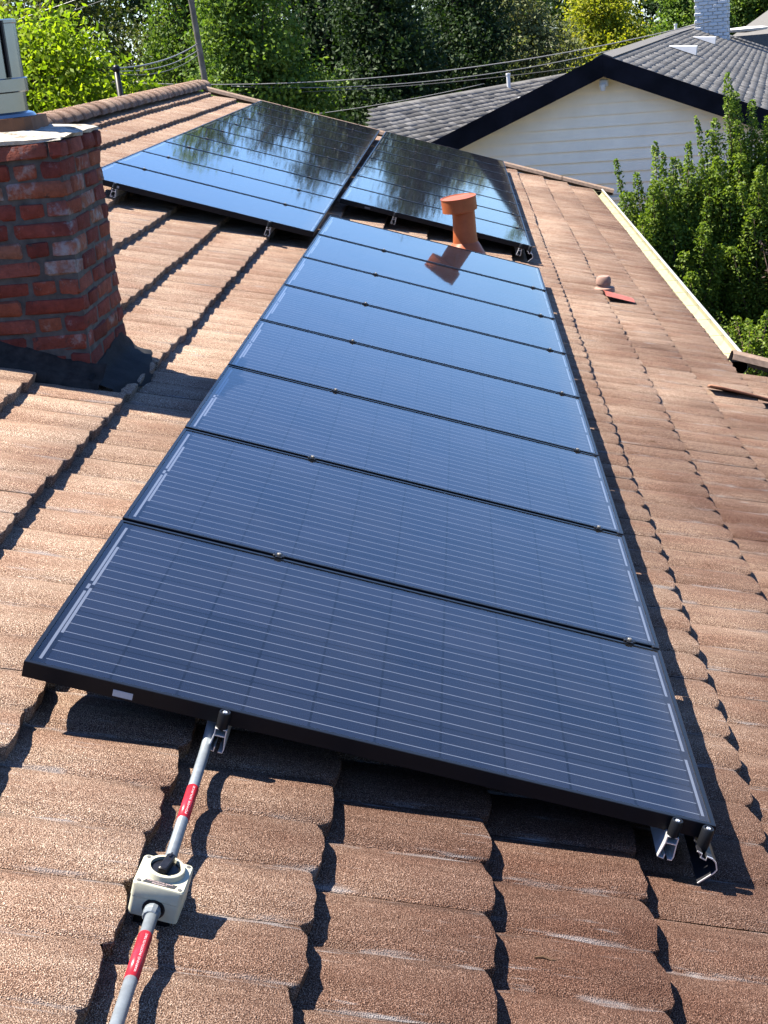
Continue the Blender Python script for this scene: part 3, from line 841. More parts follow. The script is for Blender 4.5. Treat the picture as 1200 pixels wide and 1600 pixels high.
for rr in (0.0215, 0.0185):
    ko2.lathe([(rr, 0), (rr + 0.0008, 0), (rr + 0.0008, 0.0006), (rr, 0.0006)], (0, 0, 0), 32)
o = ko2.build('knockout_ring', M['grey_plate'], lo_, loc=(0, -bd / 2 + 0.0008, 0.022), rot=(R(90), 0, 0))
gl = MB().lathe([(0.0195, 0), (0.0195, 0.004), (0.0175, 0.0045)], (0, 0, 0), 24).build('gland_seal', M['black_metal'], lo_, loc=(0, -bd / 2 + 0.001, 0.024), rot=(R(90), 0, 0))
for sg in (-1, 1):
    cn = MB().lathe([(0.0155, 0), (0.0155, 0.009), (0.0170, 0.010), (0.0170, 0.016), (0.0160, 0.018), (0.0160, 0.028), (0.0140, 0.030)], (0, 0, 0), 12)
    o = cn.build('conduit_connector', M['galv'], sw, loc=(0, sg * (bd / 2 - 0.001), 0.024), rot=(R(90 if sg < 0 else -90), 0, 0))
def conduit(path, label):
    p = [W(*a) for a in path]
    # smooth bend
    pts = [p[0]]
    for i in range(1, len(p) - 1):
        a, b, c = p[i - 1], p[i], p[i + 1]; d = min((a - b).length, (c - b).length) * 0.45
        A = b + (a - b).normalized() * d; C = b + (c - b).normalized() * d
        for t in np.linspace(0, 1, 7): pts.append(A * (1 - t) ** 2 + b * 2 * t * (1 - t) + C * t * t)
    pts.append(p[-1])
    base = pts[0].copy()
    e = empty('conduit', base); tag(e, label, 'conduit', None)
    o = MB().tube([q - base for q in pts], 0.0125, 16).build('pipe', M['galv'], e, True)
    return e, pts, base
def red_label(e, base, a, b, roll, txt, mir):
    a, b = W(*a), W(*b); d = (b - a).normalized(); L = (b - a).length
    o = MB().tube([a - base, b - base], 0.0134, 20).build('red_label', M['red_label'], e, True)
    tm_ = text_mesh(txt, 0.0062, M['print_white'], 'label_lettering')
    # wrap flat lettering round the pipe
    nrm = (Vector((ST, 0, CT)) * math.cos(roll) + Vector((CT, 0, -ST)) * math.sin(roll))
    nrm = (nrm - d * nrm.dot(d)).normalized(); side = nrm.cross(d)
    xs = [v.co.x for v in tm_.vertices]; sc = (L * 0.86) / (max(xs) - min(xs)); mid = (max(xs) + min(xs)) / 2
    for v in tm_.vertices:
        x, y = (v.co.x - mid) * sc, v.co.y * 1.0
        t = y / 0.0138
        v.co = (a + b) / 2 + d * x * mir + (nrm * math.cos(t) + side * math.sin(t) * mir) * 0.0137 - base
    link('label_lettering', tm_, o)
SWV = -0.600; nC = -0.128 + 0.024
c1, p1, b1 = conduit([(0.478, -1.75, -0.098), (0.464, SWV - bd / 2 - 0.02, nC)], 'galvanised conduit running from the switch towards the viewer, red label on it')
red_label(c1, b1, (0.46654, -0.865, -0.10291), (0.46486, -0.735, -0.10363), R(12), 'WARNING: PHOTOVOLTAIC', 1)
c2, p2, b2 = conduit([(0.462, SWV + bd / 2 + 0.02, nC), (0.455, -0.03, -0.100), (0.452, 0.06, -0.055), (0.452, 0.35, -0.070)], 'galvanised conduit from the switch up under the front solar panel, red label on it')
red_label(c2, b2, (0.45926, -0.335, -0.10244), (0.45745, -0.205, -0.10140), R(12), 'POWER SOURCE', 1)

# ================================================================== vents on the roof
vb = W(1.120, 8.60, -0.14)
vp = empty('vent_pipe', vb); tag(vp, 'orange-brown round roof vent pipe with wide cap behind the near panels', 'vent pipe')
st_ = MB().lathe([(0.115, -0.06), (0.104, 0.10), (0.094, 0.20), (0.090, 0.40)], (0, 0, 0), 32)
o = st_.build('pipe', M['terracotta'], vp, False); smooth_by_angle(o.data); 
cone = MB().lathe([(0.215, -0.03), (0.150, 0.06), (0.112, 0.115), (0.100, 0.13)], (0, 0, 0), 32, 0, (False, False))
cone.v = [(x, y, z - math.tan(TH) * x * max(0, (0.115 - z) / 0.145)) for x, y, z in cone.v]
o = cone.build('flashing_cone', M['terracotta'], vp); smooth_by_angle(o.data)
capb = MB().lathe([(0.086, 0.37), (0.140, 0.385), (0.140, 0.485), (0.143, 0.488), (0.143, 0.494), (0.136, 0.494), (0.132, 0.488), (0.02, 0.496)], (0, 0, 0), 36, 0, (False, True))
o = capb.build('vent_cap', M['terracotta'], vp, rot=(R(3), R(-4), 0)); smooth_by_angle(o.data)
fb = MB().box((-0.24, -0.22, -0.012), (0.24, 0.22, -0.008)); o = fb.build('flashing_plate', M['terracotta_pale'], vp, loc=(0, 0, 0.012), rot=ROT)

sb = W(2.262, 8.60, -0.118)
sv = empty('small_roof_vent', sb); tag(sv, 'small faded pink vent cap on red flashing, on the lower tiles', 'roof vent')
ft_ = MB()
ring0 = []
rings = []
for i in range(7):
    a = i / 6; rings.append([(-0.02 + 0.24 * a, -0.23 + 0.02 * a, 0.008), (-0.02 + 0.24 * a, -0.10, 0.020 - 0.006 * abs(a - .5)), (-0.02 + 0.24 * a, 0.05 - 0.03 * a, 0.006)])
ft_.loft(rings, closed=False); ft_.v = [(x, y - 0.12, z) for x, y, z in ft_.v]
o = ft_.build('red_flashing', M['redflash'], sv, True, rot=ROT)
o = MB().lathe([(0.090, -0.02), (0.085, 0.015), (0.055, 0.025), (0.055, 0.05)], (0, 0, 0), 20).build('vent_base', M['pink'], sv); smooth_by_angle(o.data)
o = MB().lathe([(0.05, 0.045), (0.060, 0.05), (0.060, 0.085), (0.045, 0.108), (0.015, 0.115)], (0, 0, 0), 20).build('vent_cap', M['pink'], sv); smooth_by_angle(o.data)

# small dry leaves and twigs lying on the tiles
for i, (u, v, lab) in enumerate(((1.262, -0.465, 'thin dry twig lying on the tiles below the front panel'), (2.08, 4.05, 'curled dry leaf on the tiles right of the panels'), (2.50, 1.96, 'dark dry twig on the tiles at the right edge'))):
    tw = MB(); L = (0.055, 0.05, 0.09)[i]
    n0 = (-0.1415, -0.134, -0.129)[i]
    tw.tube([W(u - L / 2, v, n0), W(u - L / 6, v + .004, n0 + .003), W(u + L / 6, v - .001, n0 + .003), W(u + L / 2, v + .005, n0 + .002)], [0.001, 0.003, 0.0028, 0.001], 6)
    tag(tw.build('dry_twig', M['leafdry']), lab, 'twig')

# ================================================================== neighbour's house
NA = R(11.93)
nh = empty('neighbour_house', (3.31, 20.5, 0), (0, 0, -NA))
tag(nh, 'pale beige house with black gable fascia and grey shingle roof behind', 'house')
RZ, TN, HS, RL = 4.26, math.tan(R(22.0)), 5.6, 25.5
def shingles(name, parent, o, ex, ey, rows, cols, rw, cw, seed, skip=None):
    """tabs laid on a plane: o eave corner, ex along the eave, ey up the slope (unit vectors)"""
    r = np.random.default_rng(seed); o, ex, ey = np.array(o), np.array(ex), np.array(ey); nn = np.cross(ex, ey)
    V = []; 
    for a in range(rows):
        sh = r.uniform(0, cw)
        x0 = np.arange(-1, cols) * cw + sh + r.uniform(-.03, .03, cols + 1); x0 = np.clip(x0, 0, cols * cw)
        for b in range(cols):
            xa, xb = x0[b], x0[b + 1] - 0.014
            if xb - xa < 0.03: continue
            if skip and skip((xa + xb) / 2, a * rw): continue
            h = r.uniform(0.002, 0.005); d = r.uniform(-.006, .006)
            P = [o + ex * xx + ey * yy + nn * zz for xx, yy, zz in ((xa, a * rw + d, h), (xb, a * rw + d, h), (xb, (a + 1.15) * rw, 0.004), (xa, (a + 1.15) * rw, 0.004), (xa, a * rw + d, 0), (xb, a * rw + d, 0))]
            V.append(P)
    V = np.array(V); n = len(V); base = (np.arange(n) * 6)[:, None]
    F = np.concatenate([base + np.array([[0, 1, 2, 3]]), base + np.array([[4, 5, 1, 0]])])
    ob = link(name, np_mesh(name, V.reshape(-1, 3), F, [M['shingle']]), parent); ob['kind'] = 'stuff'; return ob
cl = 1 / math.sqrt(1 + TN * TN); slN = HS / cl
rf = MB(); yo = -0.38
for s in (1, -1):
    rf.add([(0, yo, RZ - .01), (s * HS, yo, RZ - HS * TN - .01), (s * HS, RL, RZ - HS * TN - .01), (0, RL, RZ - .01),
            (0, yo, RZ - .14), (s * HS, yo, RZ - HS * TN - .14), (s * HS, RL, RZ - HS * TN - .14), (0, RL, RZ - .14)],
           [(0, 1, 2, 3), (7, 6, 5, 4), (0, 4, 5, 1), (1, 5, 6, 2), (2, 6, 7, 3)])
nroof = rf.build('roof', M['shingle'], nh)
shingles('shingles', nroof, (HS, yo, RZ - HS * TN), (0, 1, 0), (-cl, 0, cl * TN), int(slN / 0.14), int((RL - yo) / 0.19), 0.14, 0.19, 1)
shingles('shingles', nroof, (-HS, RL, RZ - HS * TN), (0, -1, 0), (cl, 0, cl * TN), int(slN / 0.14), int((RL - yo) / 0.19), 0.14, 0.19, 2)
rcm = MB().strip([(-0.15, -0.052), (0, 0.012), (0.15, -0.052)], 0, 0.30, 0.012).mesh('ridge_shingle', M['shingle'])
y = yo
while y < RL - 0.2:
    link('ridge_shingle', rcm, nroof, (0, y, RZ + 0.012), (R(1.2), 0, 0)); y += 0.26
# rake boards (black fascia)
for s in (1, -1):
    d = 0.31
    mb = MB(); x1 = s * (HS + 0.02)
    P = [(0, RZ + 0.01), (x1, RZ - abs(x1) * TN + 0.01), (x1, RZ - abs(x1) * TN - d), (0, RZ - d - 0.005)]
    a = [(x + (0.001 * s), yo - 0.045, z) for x, z in P]; b = [(x + (0.001 * s), yo - 0.003, z) for x, z in P]
    if s < 0: a, b = a[::-1], b[::-1]
    mb.loft([b, a] if s > 0 else [b, a], 0, True, True)
    mb.build('fascia_board', M['fascia'], nh)
    # soffit
    MB().add([(0, yo, RZ - .15), (x1, yo, RZ - abs(x1) * TN - .15), (x1, 0.0, RZ - abs(x1) * TN - .15), (0, 0, RZ - .15)], [(0, 1, 2, 3), (3, 2, 1, 0)]).build('soffit', M['siding'], nh)
wallN = MB().box((-HS + .6, 0.012, 0), (HS - .6, 0.2, RZ - (HS - .6) * TN - 0.16)).box((-HS + .6, 0.2, 0), (-HS + .75, RL - .5, RZ - HS * TN - .05)).box((HS - .75, 0.2, 0), (HS - .6, RL - .5, RZ - HS * TN - .05))
zt = RZ - (HS - .6) * TN - 0.161
wallN.add([(-HS + .6, 0.012, zt), (HS - .6, 0.012, zt), (0, 0.012, RZ - 0.161)], [(0, 1, 2)])
wN = wallN.build('wall', M['siding'], nh)
z = 0.15; BHT = 0.178
while z < RZ - 0.20:
    zt_ = min(z + BHT, RZ - 0.17)
    def hw(zz): return min(HS - .6, max(0.02, (RZ - 0.155 - zz) / TN))
    w0, w1 = hw(z), hw(zt_)
    mb = MB(); yb, yt = -0.030, -0.002
    mb.add([(-w0, yb, z), (w0, yb, z), (w1, yt, zt_), (-w1, yt, zt_), (-w0, 0.011, z), (w0, 0.011, z), (w1, 0.011, zt_), (-w1, 0.011, zt_)],
           [(0, 1, 2, 3), (4, 5, 1, 0)])
    mb.build('siding_board', M['siding'], wN)
    z += BHT
MB().box((-HS + .6, -0.050, 2.02), (HS - .6, -0.032, 2.065)).build('belly_band', M['siding'], nh)
# white fitting under the peak
wf = MB().box((-0.09, -0.28, RZ - 0.47), (0.05, -0.16, RZ - 0.36), 0, 0.02).lathe([(0.035, 0), (0.05, 0.06), (0.05, 0.10)], (-0.03, -0.28, RZ - 0.53), 14)
tag(wf.build('gable_light', M['white'], nh), 'white lamp fitting under the gable peak')
# white painted brick chimney
chN = empty('chimney'); chN.parent = nh
x0, x1, y0, y1 = 0.18, 1.12, 20.8, 21.9
zc0, zc1 = RZ - 1.3 * TN, RZ + 2.6
MB().box((x0 + .02, y0 + .02, zc0), (x1 - .02, y1 - .02, zc1)).build('chimney_core', M['white'], chN)
bmN = MB().box((-0.125, -0.05, -0.042), (0.125, 0.05, 0.042), 0, 0.012).mesh('brick', M['white'])
bmH = MB().box((-0.06, -0.05, -0.042), (0.06, 0.05, 0.042), 0, 0.012).mesh('brick', M['white'])
zz = zc0 + .05; k = 0; rn = random.Random(6)
while zz < RZ + 0.95:
    off_ = 0.13 if k % 2 else 0.0
    xx = x0 + off_
    while xx < x1 - 0.06:
        o = link('brick', bmN if xx + .25 <= x1 else bmH, chN, (min(xx + 0.125, x1 - .06), y0 + 0.04 + rn.uniform(-.022, .010), zz), (rn.uniform(-.06, .06), rn.uniform(-.02, .02), rn.uniform(-.04, .04))); xx += 0.265
    yy = y0 + off_
    while yy < y1 - 0.06:
        o = link('brick', bmN, chN, (x1 - 0.04 + rn.uniform(-.010, .02), min(yy + 0.125, y1 - .12), zz), (0, 0, R(90))); yy += 0.265
    zz += 0.098; k += 1
def on_roof(x, yv): return (x, yv, RZ - x * TN)
lv = MB()
lv.add([(-0.42, -0.17, 0), (0.16, -0.2, 0), (0.16, 0.2, 0), (-0.42, 0.17, 0), (0.12, -0.17, 0.17), (0.12, 0.17, 0.17)], [(0, 1, 4), (1, 2, 5, 4), (2, 3, 5), (3, 0, 4, 5)])
lvm = lv.mesh('louvre_vent', M['white'])
for x, yv in ((0.80, 7.7), (0.85, 15.2)):
    p = on_roof(x, yv); link('louvre_vent', lvm, nh, (p[0], p[1], p[2] + .02), (0, R(22), 0))
o = MB().lathe([(0.02, 0), (0.62, 0.05), (0.66, 0.12), (0.50, 0.15), (0.1, 0.17)], (0, 0, 0), 24).build('turbine_vent', M['white'], nh, loc=(1.55, 23.6, RZ - 1.55 * TN + 0.28)); 
pm = MB().lathe([(0.04, 0), (0.04, 0.26), (0.05, 0.26), (0.05, 0.30)], (0, 0, 0), 12).mesh('plumbing_vent', M['white'])
for x, yv in ((-0.30, 20.0),):
    link('plumbing_vent', pm, nh, (x, yv, RZ - abs(x) * TN - .05))
# rear cross roof, higher, behind the white chimney
cr = MB()
cr.add([(1.0, 27.0, 3.75), (11.5, 27.0, 3.75), (8.0, 31.5, 5.35), (3.6, 31.5, 5.35), (1.0, 27, 0), (11.5, 27, 0)], [(0, 1, 2, 3), (4, 5, 1, 0)])
cr.build('rear_roof', M['shingle'], nh)
# lower side wing to the left, seen above the rake
wg = MB()
A_, B_, C_ = Vector((-0.52, 24.02, 3.61)), Vector((3.13, 30.15, 3.66)), Vector((-0.63, 22.87, 3.38))
inv = nh.matrix_world.inverted() if False else (Matrix.Translation(nh.location) @ Matrix.Rotation(-NA, 4, 'Z')).inverted()
A_, B_, C_ = inv @ A_, inv @ B_, inv @ C_
exw = (B_ - A_).normalized(); dn_ = (C_ - A_); nW = exw.cross(-dn_).normalized()
if nW.z < 0: nW = -nW
eyw = nW.cross(exw).normalized()
Lw = (B_ - A_).length + 1.5; Hw = 4.7
o_ = A_ - eyw * Hw
skw = -dn_.dot(exw) / dn_.dot(eyw)   # the rake leans this much along the eave per metre up
wv = [A_, A_ + exw * Lw, A_ + exw * Lw + dn_ * 3.0, A_ + dn_ * 3.0]
bk = Vector((0, 0, -0.12))
wg.add(wv + [p + bk for p in wv], [(0, 1, 2, 3)[::-1], (4, 5, 6, 7), (0, 4, 7, 3), (2, 6, 5, 1), (3, 7, 6, 2), (1, 5, 4, 0)])
wr = wg.build('wing_roof', M['shingle'], nh)
Hw = -(dn_ * 3.0).dot(eyw); sk3 = (dn_ * 3.0).dot(exw) / Hw
shingles('shingles', wr, A_ - eyw * Hw + nW * 0.012 - exw * 4.0, exw, eyw, int(Hw / 0.14), int((Lw + 8) / 0.22), 0.14, 0.22, 5,
         skip=lambda x, y: not (sk3 * (Hw - y) < x - 4.0 < sk3 * (Hw - y) + Lw - 0.3))
for (px_, py_) in ((4.6, -0.2), (3.4, -1.2)):
    q = A_ + exw * px_ + eyw * py_
    link('plumbing_vent', pm, nh, q, (0, 0, 0))

# ================================================================== trees and shrubs
def leaf_arrays(P, L, wid, rnd, up=0.4, out=None):
    n = len(P)
    N = rnd.normal(size=(n, 3)); N[:, 2] += up
    if out is not None: N += out
    N /= np.linalg.norm(N, axis=1)[:, None] + 1e-9
    T = rnd.normal(size=(n, 3)); T -= (T * N).sum(1)[:, None] * N; T /= np.linalg.norm(T, axis=1)[:, None] + 1e-9
    B = np.cross(N, T)
    ln = (L * rnd.uniform(0.6, 1.25, n))[:, None]; wd = (wid * rnd.uniform(0.7, 1.2, n))[:, None]
    V = np.stack([P - T * ln * .5, P + B * wd * .5 + N * wd * .18 - T * ln * .05, P + T * ln * .5, P - B * wd * .5 + N * wd * .18 - T * ln * .05], 1)
    return V
def leaf_mesh(name, V, mt):
    n = len(V); F = np.arange(n * 4).reshape(n, 4)
    return np_mesh(name, V.reshape(-1, 3), F, [mt])
def crown_points(lobes, nclump, per, cr, rnd, shell=0.5):
    """clumped points spread through ellipsoid lobes (x,y,z,rx,ry,rz)"""
    Lb = np.array(lobes); w = (Lb[:, 3] * Lb[:, 4] * Lb[:, 5]) ** 0.75; w /= w.sum()
    idx = rnd.choice(len(Lb), nclump, p=w)
    d = rnd.normal(size=(nclump, 3)); d /= np.linalg.norm(d, axis=1)[:, None]
    r = shell + (1.06 - shell) * rnd.uniform(0, 1, nclump) ** 0.7
    c = Lb[idx, :3] + d * Lb[idx, 3:6] * r[:, None]
    sz = cr * rnd.uniform(0.5, 1.5, nclump)
    pts = np.repeat(c, per, 0) + rnd.normal(size=(nclump * per, 3)) * np.repeat(sz, per)[:, None] * np.array([1, 1, 0.7]) * 0.55
    out = np.repeat(d, per, 0) * 0.5
    return pts, out
def tree(name, base, lobes, label, cat, group, leafm, nclump, per, cr, L, wid, seed, trunk_h=None, trunk_r=0.18, kind=None, shell=0.5):
    rnd = np.random.default_rng(seed); e = empty(name, base)
    tag(e, label, cat, group, kind)
    pts, out = crown_points(lobes, nclump, per, cr, rnd, shell)
    V = leaf_arrays(pts, L, wid, rnd, 0.35, out)
    link('crown', leaf_mesh('crown', V, leafm), e)
    top = max(l[2] + 0.2 * l[5] for l in lobes); mb = MB()
    cx_ = np.mean([l[0] for l in lobes]); cy_ = np.mean([l[1] for l in lobes])
    mb.tube([(0, 0, -0.1), (cx_ * .2, cy_ * .2, top * .35), (cx_ * .7, cy_ * .7, top * .75), (cx_, cy_, top)], [trunk_r * 1.25, trunk_r, trunk_r * .55, trunk_r * .15], 9)
    for l in lobes:
        s = Vector((cx_ * .25, cy_ * .25, min(l[2] * .6, top * .5))); t = Vector(l[:3])
        mb.tube([s, s.lerp(t, .5) + Vector((0, 0, .15)), t, t + (t - s) * 0.3], [trunk_r * .5, trunk_r * .35, trunk_r * .2, trunk_r * .06], 6)
    mb.build('trunk', M['bark'], e, True)
    return e
def big_lobes(h, w, seed, low=0.15, n=9, taper=0.6):
    r = random.Random(seed); out = []
    for i in range(n):
        a = i / (n - 1); z = h * (low + (1 - low) * a * 0.92)
        k = w * (1 - taper * a ** 1.6) * r.uniform(.75, 1.1)
        an = r.uniform(0, 6.28); o = w * 0.38 * (1 - a * .8)
        out.append((o * math.cos(an), o * math.sin(an), z, k * .62, k * .62, h * 0.16))
    return out

# bright tree left, beyond the ridge
lb = [(0, 0, 4.3, 1.5, 1.3, 1.1), (0.9, -.2, 3.5, 1.2, 1.1, 1.0), (-1.3, .2, 4.3, 1.5, 1.2, 1.2), (0.25, 0, 5.05, 0.8, 0.8, 0.62), (-0.9, 0, 5.2, 1.0, .9, .6), (1.35, -.1, 3.9, 0.62, 0.6, 0.62)]
tree('broadleaf_tree', (-5.75, 20.3, 0), lb, 'bright yellow-green broadleaf tree beside the brick chimney, beyond the ridge', 'tree', None, M['leaf_bright'], 820, 30, 0.30, 0.115, 0.06, 21, trunk_r=.12, shell=.35)
# low bush past the far roof corner
tree('leafy_bush', (-2.1, 22.5, 0), [(0, 0, 3.0, 1.0, .8, .62), (-.7, .1, 2.7, .8, .7, .6), (.6, 0, 2.7, .7, .6, .55)], 'low light green bush past the far corner of the tiled roof', 'bush', None, M['leaf_mid'], 230, 24, 0.22, 0.10, 0.05, 22, trunk_r=.06, shell=.3)

G = 'trees behind the houses'
olive = [(-13.0, 33, 7.6, 3.4), (-9.4, 35, 8.0, 3.6), (-7.4, 33.0, 8.6, 2.8)]
ol_lab = ['dark olive tree at the upper left edge behind the bright tree', 'dark olive tree between the bright left tree and the pole', 'dark olive tree right behind the wooden utility pole']
for i, (x, y, h, w) in enumerate(olive):
    tree('olive_tree', (x, y + 12 if i == 2 else y, 0), big_lobes(h, w, 30 + i), ol_lab[i], 'tree', G, M['leaf_olive'], 1100, 28, 0.42, 0.15, 0.07, 40 + i)
tree('sweetgum_tree', (-3.9, 31.5, 0), big_lobes(7.2, 2.5, 50, .2, 11), 'tall sunlit green tree right of the utility pole', 'tree', G, M['leaf_mid'], 1300, 34, 0.34, 0.115, 0.08, 51)
tree('sweetgum_tree', (-6.1, 36.5, 0), big_lobes(7.6, 2.2, 58, .2, 11), 'sunlit green tree standing just behind the utility pole', 'tree', G, M['leaf_mid'], 800, 30, 0.34, 0.12, 0.08, 59)
dark = [(-0.9, 36, 7.0, 3.0), (1.2, 41.0, 7.4, 3.1), (-2.9, 40, 7.5, 3.2)]
dk_lab = ['tall very dark tree in the middle of the background', 'tall very dark tree left of the yellow-green trees', 'tall dark tree behind the sunlit one near the pole']
for i, (x, y, h, w) in enumerate(dark):
    tree('dark_tree', (x, y, 0), big_lobes(h, w, 60 + i, .10, 12), dk_lab[i], 'tree', G, M['leaf_dark'], 1700, 32, 0.42, 0.14, 0.075, 70 + i, trunk_r=.3)
yl = [(3.0, 47.5, 6.0, 2.9, 'leaf_grey', 'greyish olive tree right of the dark trees above the side wing'),
      (6.1, 50.5, 5.9, 2.7, 'leaf_yellow', 'bright yellow-green tree above the black gable peak'),
      (8.9, 50.0, 5.9, 2.7, 'leaf_mid', 'green tree left of the white brick chimney'),
      (12.3, 56.0, 6.4, 2.8, 'leaf_mid', 'green tree at the top right behind the rear roof')]
for i, (x, y, h, w, mk, lab) in enumerate(yl):
    tree('garden_tree', (x, y, 0), big_lobes(h, w, 80 + i, .2, 9, .5), lab, 'tree', G, M[mk], 1100, 28, 0.36, 0.15, 0.085, 90 + i)
tree('slender_tree', (7.2, 62.0, 0), big_lobes(7.8, 1.5, 88, .2, 9, .7), 'slender tall tree far behind the yellow-green trees', 'tree', G, M['leaf_mid'], 420, 22, 0.34, 0.22, 0.12, 97)
# far wood that closes the view
wd = []
rw_ = random.Random(12)
for i in range(46):
    x = -38 + 76 * i / 45 + rw_.uniform(-.8, .8)
    h = rw_.uniform(6.0, 6.8) if x > 1.5 else rw_.uniform(8.5, 10.5)
    for k in range(3): wd.append((x + rw_.uniform(-1, 1), rw_.uniform(-3, 3), h * (0.22 + 0.30 * k), 2.2, 1.8, h * 0.20))
rnd = np.random.default_rng(100)
pts, out = crown_points(wd, 4600, 20, 0.60, rnd, .3)
ww = link('far_wood', leaf_mesh('far_wood', leaf_arrays(pts, 0.34, 0.19, rnd, .3, out), M['leaf_dark']), None, (0, 66, 0))
tag(ww, 'dense dark wood closing the view far behind the houses', 'wood', kind='stuff')

# upright shrubs at the right, between the houses
def shrub(name, base, shoots, label, cat, leafm, L, wid, seed, dens=150, spread=0.13, leafm2=None):
    rnd = np.random.default_rng(seed); e = empty(name, base); tag(e, label, cat, 'shrubs by the gutter')
    allp, allo = [], []; mb = MB()
    for (x, y, h, lx, ly, w) in shoots:
        n = int(dens * h * (w / 0.14)); t = rnd.uniform(0.04, 1, n) ** 0.8
        tap = np.sqrt(np.clip(1 - t, 0, 1)) * 0.85 + 0.10
        bend = t ** 1.3
        c = np.stack([x * (0.35 + 0.65 * t) + lx * bend, y * (0.35 + 0.65 * t) + ly * bend, h * t], 1)
        ang = rnd.uniform(0, 6.283, n); rr = w * tap * np.sqrt(rnd.uniform(0.05, 1, n)) * 1.6
        o = np.stack([np.cos(ang), np.sin(ang), np.full(n, .5)], 1)
        c[:, 0] += np.cos(ang) * rr; c[:, 1] += np.sin(ang) * rr
        allp.append(c); allo.append(o * 0.6)
        mb.tube([(x * .35, y * .35, 0), (x * .68 + lx * .4, y * .68 + ly * .4, h * .5), (x + lx * .9, y + ly * .9, h * .93)], [0.022, 0.014, 0.004], 5)
    P = np.concatenate(allp); O = np.concatenate(allo)
    V = leaf_arrays(P, L, wid, rnd, 0.5, O)
    link('crown', leaf_mesh('crown', V, leafm), e); mb.build('trunk', M['bark'], e, True)
    return e
rs = random.Random(17)
def shoots(n, rx, ry, h0, h1, w, lean=.28, f=None):
    out = []
    for i in range(n):
        a = rs.uniform(0, 6.28); r = math.sqrt(rs.uniform(0, 1)); x, y = rx * r * math.cos(a), ry * r * math.sin(a)
        h = rs.uniform(h0, h1) * (1 - 0.22 * r * r)
        if f: h *= f(x)
        out.append((x, y, h, rs.uniform(-lean, lean) + x * .12, rs.uniform(-lean, lean), w * rs.uniform(.75, 1.25)))
    return out
s1 = shoots(72, 0.68, 0.6, 1.9, 2.95, 0.21)
s1 += [(-0.42, 0, 3.0, -0.25, 0, .10), (-0.12, 0.1, 3.18, 0.0, 0, .12), (0.30, 0, 3.15, 0.02, 0, .12), (0.12, 0.1, 2.95, .0, 0, .13), (-.02, -.1, 3.05, -.02, 0, .11), (-.3, 0, 2.8, -.1, 0, .14), (.4, .1, 2.9, .1, 0, .14)]
shrub('upright_shrub', (3.72, 16.9, 0), s1, 'lower leafy green shrub just past the cream gutter', 'shrub', M['leaf_shrub'], 0.056, 0.030, 31, dens=340)
s2 = shoots(92, 0.90, 0.7, 2.2, 3.5, 0.22)
s2 += [(-0.36, 0, 3.98, -0.02, 0, .14), (-0.28, 0.1, 3.72, 0.02, 0, .17), (-0.10, 0, 3.6, 0.05, 0, .17), (-0.5, 0, 3.4, -.05, 0, .16), (-0.62, 0, 3.45, -0.18, 0, .085), (-0.42, .1, 3.5, .1, 0, .12), (0.2, 0, 3.45, .1, 0, .12), (-.85, 0, 2.9, -.2, 0, .09)]
shrub('upright_shrub', (4.98, 17.2, 0), s2, 'taller leafy green shrub at the right edge in front of the gable wall', 'shrub', M['leaf_shrub'], 0.056, 0.030, 32, dens=340)
s3 = shoots(18, 0.45, 0.3, 0.7, 1.25, 0.14)
shrub('upright_shrub', (4.62, 15.6, 0), s3, 'low dense shrub at the foot of the taller one', 'shrub', M['leaf_shrub'], 0.06, 0.032, 33, dens=190)
s4 = shoots(16, 0.22, 0.3, 1.6, 2.4, 0.12)
shrub('dull_shrub', (5.25, 16.2, 0), s4, 'thin dull purplish shrub in front of the taller green one', 'shrub', M['leaf_purple'], 0.055, 0.03, 34, dens=90)
# gravel at their foot
gr = []; rg_ = random.Random(9); gv, gf = [], []
for i in range(2600):
    x, y, s = rg_.uniform(3.2, 6.6), rg_.uniform(12.5, 17.5), rg_.uniform(0.02, 0.055)
    o = len(gv); a = rg_.uniform(0, 6)
    for dx, dy, dz in ((1, 0, .2), (0, 1, .1), (-1, 0, .2), (0, -1, .1), (.1, .1, .75)):
        gv.append((x + s * (dx * math.cos(a) - dy * math.sin(a)), y + s * (dx * math.sin(a) + dy * math.cos(a)), s * dz))
    gf += [(o, o + 1, o + 4), (o + 1, o + 2, o + 4), (o + 2, o + 3, o + 4), (o + 3, o, o + 4)]
me = bpy.data.meshes.new('gravel'); me.from_pydata(gv, [], gf); me.materials.append(M['stone'])
tag(link('gravel', me), 'pale gravel at the foot of the shrubs', 'gravel', kind='stuff')
gb_ = MB().add([(3.1, 12.0, 0.004), (7.5, 12.0, 0.004), (7.5, 18.6, 0.004), (3.1, 18.6, 0.004)], [(0, 1, 2, 3)])
tag(gb_.build('gravel_bed', M['stone']), 'gravel bed beside the house', kind='structure')
# pale green rail past the gutter and a low terracotta wall behind the shrubs
rl = MB().tube([(2.2, 19.0, 2.07), (3.4, 19.1, 2.09)], 0.022, 8).tube([(2.3, 19.0, 0), (2.3, 19.0, 2.07)], 0.02, 8).tube([(3.38, 19.1, 0), (3.38, 19.1, 2.09)], 0.02, 8)
tag(rl.build('garden_rail', M['fence_green'], None, True), 'pale green pipe rail just beyond the far gutter end', 'rail')
tw_ = MB().box((4.1, 18.9, 0), (5.2, 19.15, 2.2), 0, 0.02)
tag(tw_.build('garden_wall', M['terracotta_pale']), 'faded terracotta wall glimpsed between the two shrubs', 'wall')

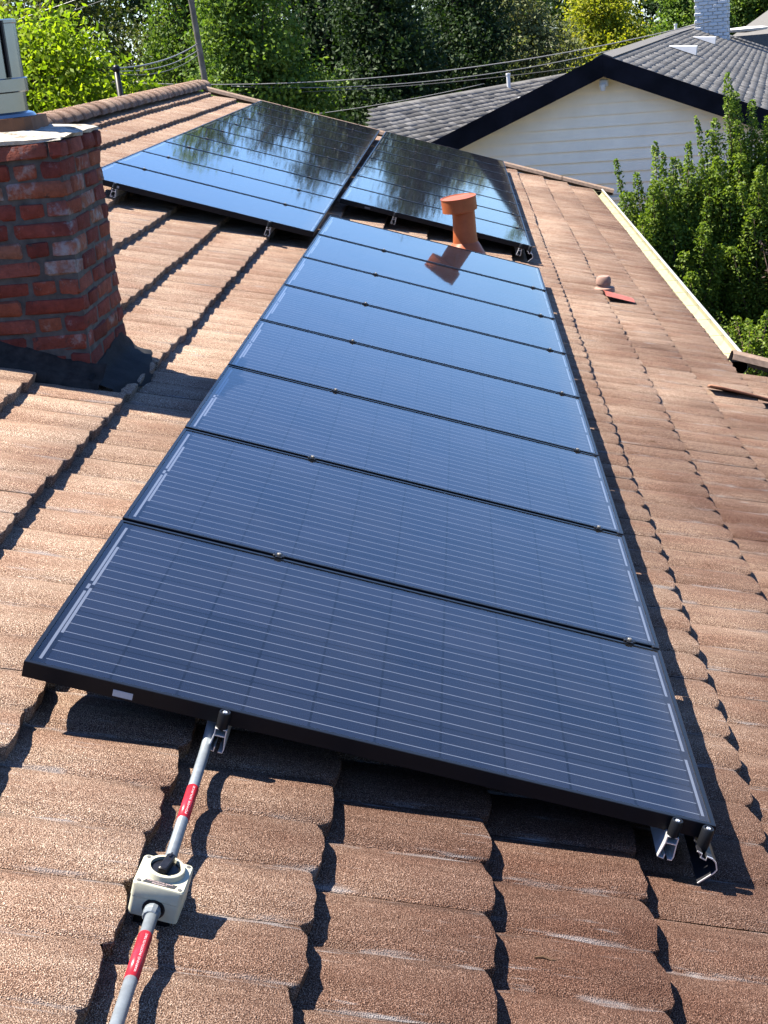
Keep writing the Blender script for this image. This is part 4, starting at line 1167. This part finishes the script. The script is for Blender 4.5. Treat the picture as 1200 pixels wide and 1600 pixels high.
# ================================================================== utility pole, mast and wires
po = empty('utility_pole', (-4.38, 28, 0)); tag(po, 'leaning weathered wooden utility pole at the upper left', 'utility pole')
MB().tube([(0.20, 0, 0), (0.06, 0, 3.7), (-0.05, 0, 5.85), (-0.11, 0, 6.9)], [0.075, 0.066, 0.060, 0.055], 12).build('pole', M['wood_pole'], po, True)
MB().box((-0.9, -0.06, 6.55), (0.7, 0.06, 6.66)).build('crossarm', M['wood_pole'], po)
ma = empty('service_mast', (-4.05, 19.0, 0.0)); tag(ma, 'black service mast standing beyond the ridge', 'mast')
MB().tube([(0.05, 0, -0.1), (-0.02, 0, 4.70)], 0.045, 14).build('mast_pipe', M['black_metal'], ma, True)
MB().lathe([(0.04, 0.0), (0.06, 0.03), (0.06, 0.08), (0.02, 0.11)], (-0.02, 0, 4.66), 14).build('weatherhead', M['black_metal'], ma, True)
def wire(a, b, sag, r, label, mt='wire', n=24):
    a, b = Vector(a), Vector(b)
    mb = MB(); mb.tube([a.lerp(b, t) - Vector((0, 0, sag * 4 * t * (1 - t))) for t in [i / n for i in range(n + 1)]], r, 6)
    tag(mb.build('power_line', M[mt], None, True), label, 'wire', 'overhead wires')
wire((-4.07, 19.0, 4.72), (-4.40, 27.9, 4.98), 0.10, 0.013, 'thick pale service cable from the black mast up to the pole')
wire((-4.07, 19.0, 4.68), (-4.39, 27.9, 4.86), 0.12, 0.009, 'thin pale wire just under the thick service cable')
wire((-4.07, 19.0, 4.64), (-4.38, 27.9, 4.78), 0.15, 0.007, 'lowest thin wire between the black mast and the pole', 'wire_dark')
wire((-8.6, 30, 4.62), (6.5, 30.0, 4.50), 0.62, 0.011, 'long pale twisted wire sagging across the dark trees')
wire((-4.2, 30.5, 4.02), (6.5, 31.0, 4.42), 0.46, 0.009, 'second wire below the long pale one over the dark trees', 'wire')
wire((-4.2, 30.8, 3.84), (6.5, 31.2, 3.95), 0.22, 0.007, 'thin dark wire low across the dark trees', 'wire_dark')
wire((-4.0, 29.0, 3.30), (1.5, 29.0, 3.65), 0.10, 0.007, 'lowest pale wire above the panel edge left of the grey roof', 'wire')
wire((-11.5, 30, 5.35), (-4.9, 30, 6.75), 0.10, 0.008, 'pale wire crossing the trees at the top left', 'wire')
wire((-11.5, 30, 5.20), (-4.9, 30, 6.55), 0.12, 0.007, 'thinner wire under the one at the top left', 'wire_dark')
